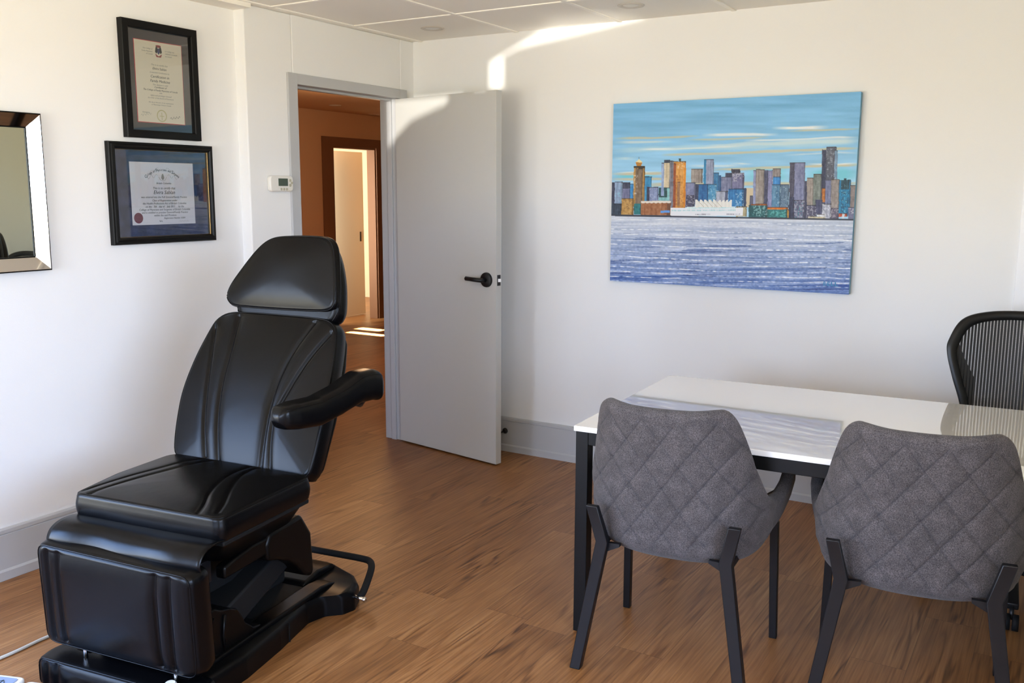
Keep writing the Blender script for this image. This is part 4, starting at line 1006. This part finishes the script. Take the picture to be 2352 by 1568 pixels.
    for sg in (-1, 1):
        leg([(sg*.272, -.262, 0), (sg*.200, -.226, .438), (sg*.228, -.252, .562)], [(.036, .030), (.040, .030), (.038, .022)])
        leg([(sg*.271, .245, 0), (sg*.262, .215, .438)], [(.026, .026), (.028, .028)])
        boxes('side_bar', [((sg*.208-.012, -.210, .418), (sg*.208+.012, .226, .442))] if True else [], M_BLACK, ch, bev=.002)
        prism('gusset', [(sg*.20, .432), (sg*.145, .434), (sg*.145, .424), (sg*.20, .396)], -.222, -.206, M_BLACK, ch, 'y')
        boxes('side_bar', [((min(sg*.208, sg*.262), .205, .418), (max(sg*.208, sg*.262), .226, .440))], M_BLACK, ch)
    return ch
g1 = make_grey_chair()
def dup(root):
    r = root.copy(); COL.objects.link(r)
    for c0 in root.children:
        c = c0.copy(); COL.objects.link(c); c.parent = r
        for d0 in c0.children:
            d = d0.copy(); COL.objects.link(d); d.parent = c
    return r
g2 = dup(g1)
g1.location = (2.835, 1.045, 0); g1.rotation_euler = (0, 0, math.radians(4.9-90))
g2.location = (2.945, .335, 0); g2.rotation_euler = (0, 0, math.radians(7.6-90))
tag(g1, 'grey quilted chair with black legs nearest the left end of the table', 'chair', 'grey quilted chairs at the table')
tag(g2, 'grey quilted chair with black legs at the right side, partly cut off', 'chair', 'grey quilted chairs at the table')
# ================================================================== MESH OFFICE CHAIR (local y- = its front, toward the table)
oc = empty('office_chair', (3.93, .105, 0), math.radians(-90+4), 'black mesh-backed office swivel chair behind the table', 'chair')
def arch(a):  # outline of the back frame, (x,z)
    return a
bo_ = spline([(0, 1.075), (.15, 1.068), (.245, 1.035), (.288, .955), (.292, .90), (.265, .80), (.232, .70), (.215, .60), (.195, .545), (.10, .525), (0, .522), (-.10, .525), (-.195, .545), (-.215, .60), (-.232, .70), (-.265, .80), (-.292, .90), (-.288, .955), (-.245, 1.035), (-.15, 1.068)], 8, True)
def byz(x, z):   # depth of the back surface, leaning away from the table
    return .25+.10*(z-.55)/.5-.30*x*x*0-.06*(x/.29)**2
def ring(name, sc_in, m, par, th):
    V = []; N_ = len(bo_)
    cz = .80
    for s_, dy in ((1, -th), (1.012, 0), (1, th), (sc_in, th*.7), (sc_in*.995, 0), (sc_in, -th*.7)):
        for x, z in bo_:
            xx, zz = x*s_, cz+(z-cz)*(1-(1-s_)*1.0); V.append((xx, byz(xx, zz)+dy, zz))
    Fc = [(a*N_+i, a*N_+(i+1) % N_, ((a+1) % 6)*N_+(i+1) % N_, ((a+1) % 6)*N_+i) for a in range(6) for i in range(N_)]
    o = mesh(name, V, Fc, m, par, smooth=True)
    bm = bmesh.new(); bm.from_mesh(o.data); bmesh.ops.recalc_face_normals(bm, faces=bm.faces); bm.to_mesh(o.data); bm.free()
    return o
M_OFR = mat('graphite_plastic', linear=(.006, .006, .0065), rough=.42, spec=.35)
rf = ring('back_frame', .88, M_OFR, oc, .013)
def pellicle():
    m = bpy.data.materials.new('black_mesh_weave'); m.use_nodes = True; n = m.node_tree.nodes; Lk = m.node_tree.links
    b = n['Principled BSDF']; b.inputs['Base Color'].default_value = (.008, .008, .009, 1); b.inputs['Roughness'].default_value = .55
    t = n.new('ShaderNodeTexCoord'); s = n.new('ShaderNodeSeparateXYZ'); Lk.new(t.outputs['Object'], s.inputs[0])
    d = n.new('ShaderNodeMath'); d.operation = 'DIVIDE'; Lk.new(s.outputs['X'], d.inputs[0]); d.inputs[1].default_value = .0120
    f = n.new('ShaderNodeMath'); f.operation = 'FRACT'; Lk.new(d.outputs[0], f.inputs[0])
    g = n.new('ShaderNodeMath'); g.operation = 'GREATER_THAN'; Lk.new(f.outputs[0], g.inputs[0]); g.inputs[1].default_value = .30
    d2_ = n.new('ShaderNodeMath'); d2_.operation = 'DIVIDE'; Lk.new(s.outputs['Z'], d2_.inputs[0]); d2_.inputs[1].default_value = .0030
    f2 = n.new('ShaderNodeMath'); f2.operation = 'FRACT'; Lk.new(d2_.outputs[0], f2.inputs[0])
    g2_ = n.new('ShaderNodeMath'); g2_.operation = 'GREATER_THAN'; Lk.new(f2.outputs[0], g2_.inputs[0]); g2_.inputs[1].default_value = .62
    mxx = n.new('ShaderNodeMath'); mxx.operation = 'MAXIMUM'; Lk.new(g.outputs[0], mxx.inputs[0]); Lk.new(g2_.outputs[0], mxx.inputs[1])
    Lk.new(mxx.outputs[0], b.inputs['Alpha']); return m
M_PEL = pellicle()
V = []; N_ = len(bo_); KR = 10
for k_ in range(KR):
    s_ = .885*(1-k_/(KR-1)*.999)
    for x, z in bo_:
        xx, zz = x*s_, .80+(z-.80)*s_; V.append((xx, byz(xx, zz)+.004, zz))
mesh('back_mesh', V, [(a*N_+i, a*N_+(i+1) % N_, (a+1)*N_+(i+1) % N_, (a+1)*N_+i) for a in range(KR-1) for i in range(N_)], M_PEL, oc, smooth=True)
# rear support (lumbar / spine), seat, arms, column, star base
for sg in (-1, 1):
    V = []
    pts_ = [(.262, .96), (.225, .87), (.182, .79), (.178, .56), (.200, .55), (.222, .67), (.262, .82), (.272, .90)]
    prism('lumbar_wing', [(sg*x, z) for x, z in pts_], .285, .293, M_OFR, oc, 'y')
boxes('lumbar_pad', [((-.17, .286, .54), (.17, .300, .65))], M_OFR, oc, bev=.006)
tube('spine', [(0, .325, .64), (0, .345, .58), (0, .30, .48), (0, .14, .42)], .022, M_OFR, oc)
so_ = fillet([(-.25, -.24), (.25, -.24), (.26, 0), (.22, .22), (-.22, .22), (-.26, 0)], .07)
pad('seat', so_, .04, M_OFR, oc, flat(.43), crown=0.0, er=.016, K=8, N=160)
for sg in (-1, 1):
    oa = fillet([(sg*.255, -.12), (sg*.345, -.12), (sg*.345, .07), (sg*.255, .07)], .03)
    pad('arm_pad', oa if sg > 0 else oa[::-1], .025, M_RUBBER, oc, flat(.655), crown=.003, er=.010, K=6, N=80)
    tube('arm_post', [(sg*.30, -.03, .66), (sg*.30, .0, .52), (sg*.26, .05, .44), (sg*.16, .06, .41)], .016, M_OFR, oc)
tube('gas_column', [(0, 0, .10), (0, 0, .42)], .026, M_BLACK, oc)
for i in range(5):
    a = math.radians(72*i+198); d = Vector((math.cos(a), math.sin(a), 0))
    bb_ = tube('base_spoke', [(0, 0, .115), tuple(d*.16+Vector((0, 0, .108))), tuple(d*.315+Vector((0, 0, .085)))], .02, M_OFR, oc, sq=(.042, .026)); bevel(bb_, .005)
    cpos = d*.325; nrm = Vector((-d.y, d.x, 0))
    for s_ in (-1, 1):
        c = cpos+nrm*.014*s_
        tube('caster', [tuple(c-nrm*.010+Vector((0, 0, .030))), tuple(c+nrm*.010+Vector((0, 0, .030)))], .0298, M_RUBBER, oc, ns=24)
    tube('caster_stem', [tuple(cpos+Vector((0, 0, .04))), tuple(cpos*.96+Vector((0, 0, .085)))], .008, M_OFR, oc)
# ================================================================== cord and controller on the floor
tube('power_cord', [tuple(p) for p in spline([(1.30, 2.975, .006), (1.58, 2.955, .006), (1.73, 2.962, .006), (1.85, 2.966, .006), (2.05, 3.02, .006), (2.4, 3.10, .006)], 8)], .0055, M_CORD)
tag(bpy.data.objects['power_cord'], 'thin white power cord on the floor left of the exam chair', 'cord')
def controller(loc, rz, label, w_=.11, l_=.16):
    o = empty('foot_control', loc, rz, label, 'foot control')
    P = fillet([(-w_/2, -l_/2), (w_/2, -l_/2), (w_/2, l_/2), (-w_/2, l_/2)], .022)
    b = prism('housing', [(p[0], p[1]) for p in P], 0, .034, M_WHITEP, o, 'z', bev=.006, seg=3)
    P2 = fillet([(-w_/2+.016, -l_/2+.016), (w_/2-.016, -l_/2+.016), (w_/2-.016, l_/2-.016), (-w_/2+.016, l_/2-.016)], .012)
    k2 = prism('pedal_pad', [(p[0], p[1]) for p in P2], .0341, .0365, M_GREYPAD, o, 'z')
    tube('arrow_mark', [(-.012, l_/2-.048, .037), (.0, l_/2-.034, .037), (.012, l_/2-.048, .037)], .0012, M_INK, k2, ns=6)
    tube('arrow_mark', [(.0, l_/2-.062, .037), (.0, l_/2-.036, .037)], .0012, M_INK, k2, ns=6)
    return o
controller((1.435, 2.735, 0), math.radians(-70), 'white foot control with grey pad in the bottom left corner of the floor')
controller((1.462, 2.610, 0), math.radians(-70), 'white foot control half hidden behind the foot rest of the exam chair')
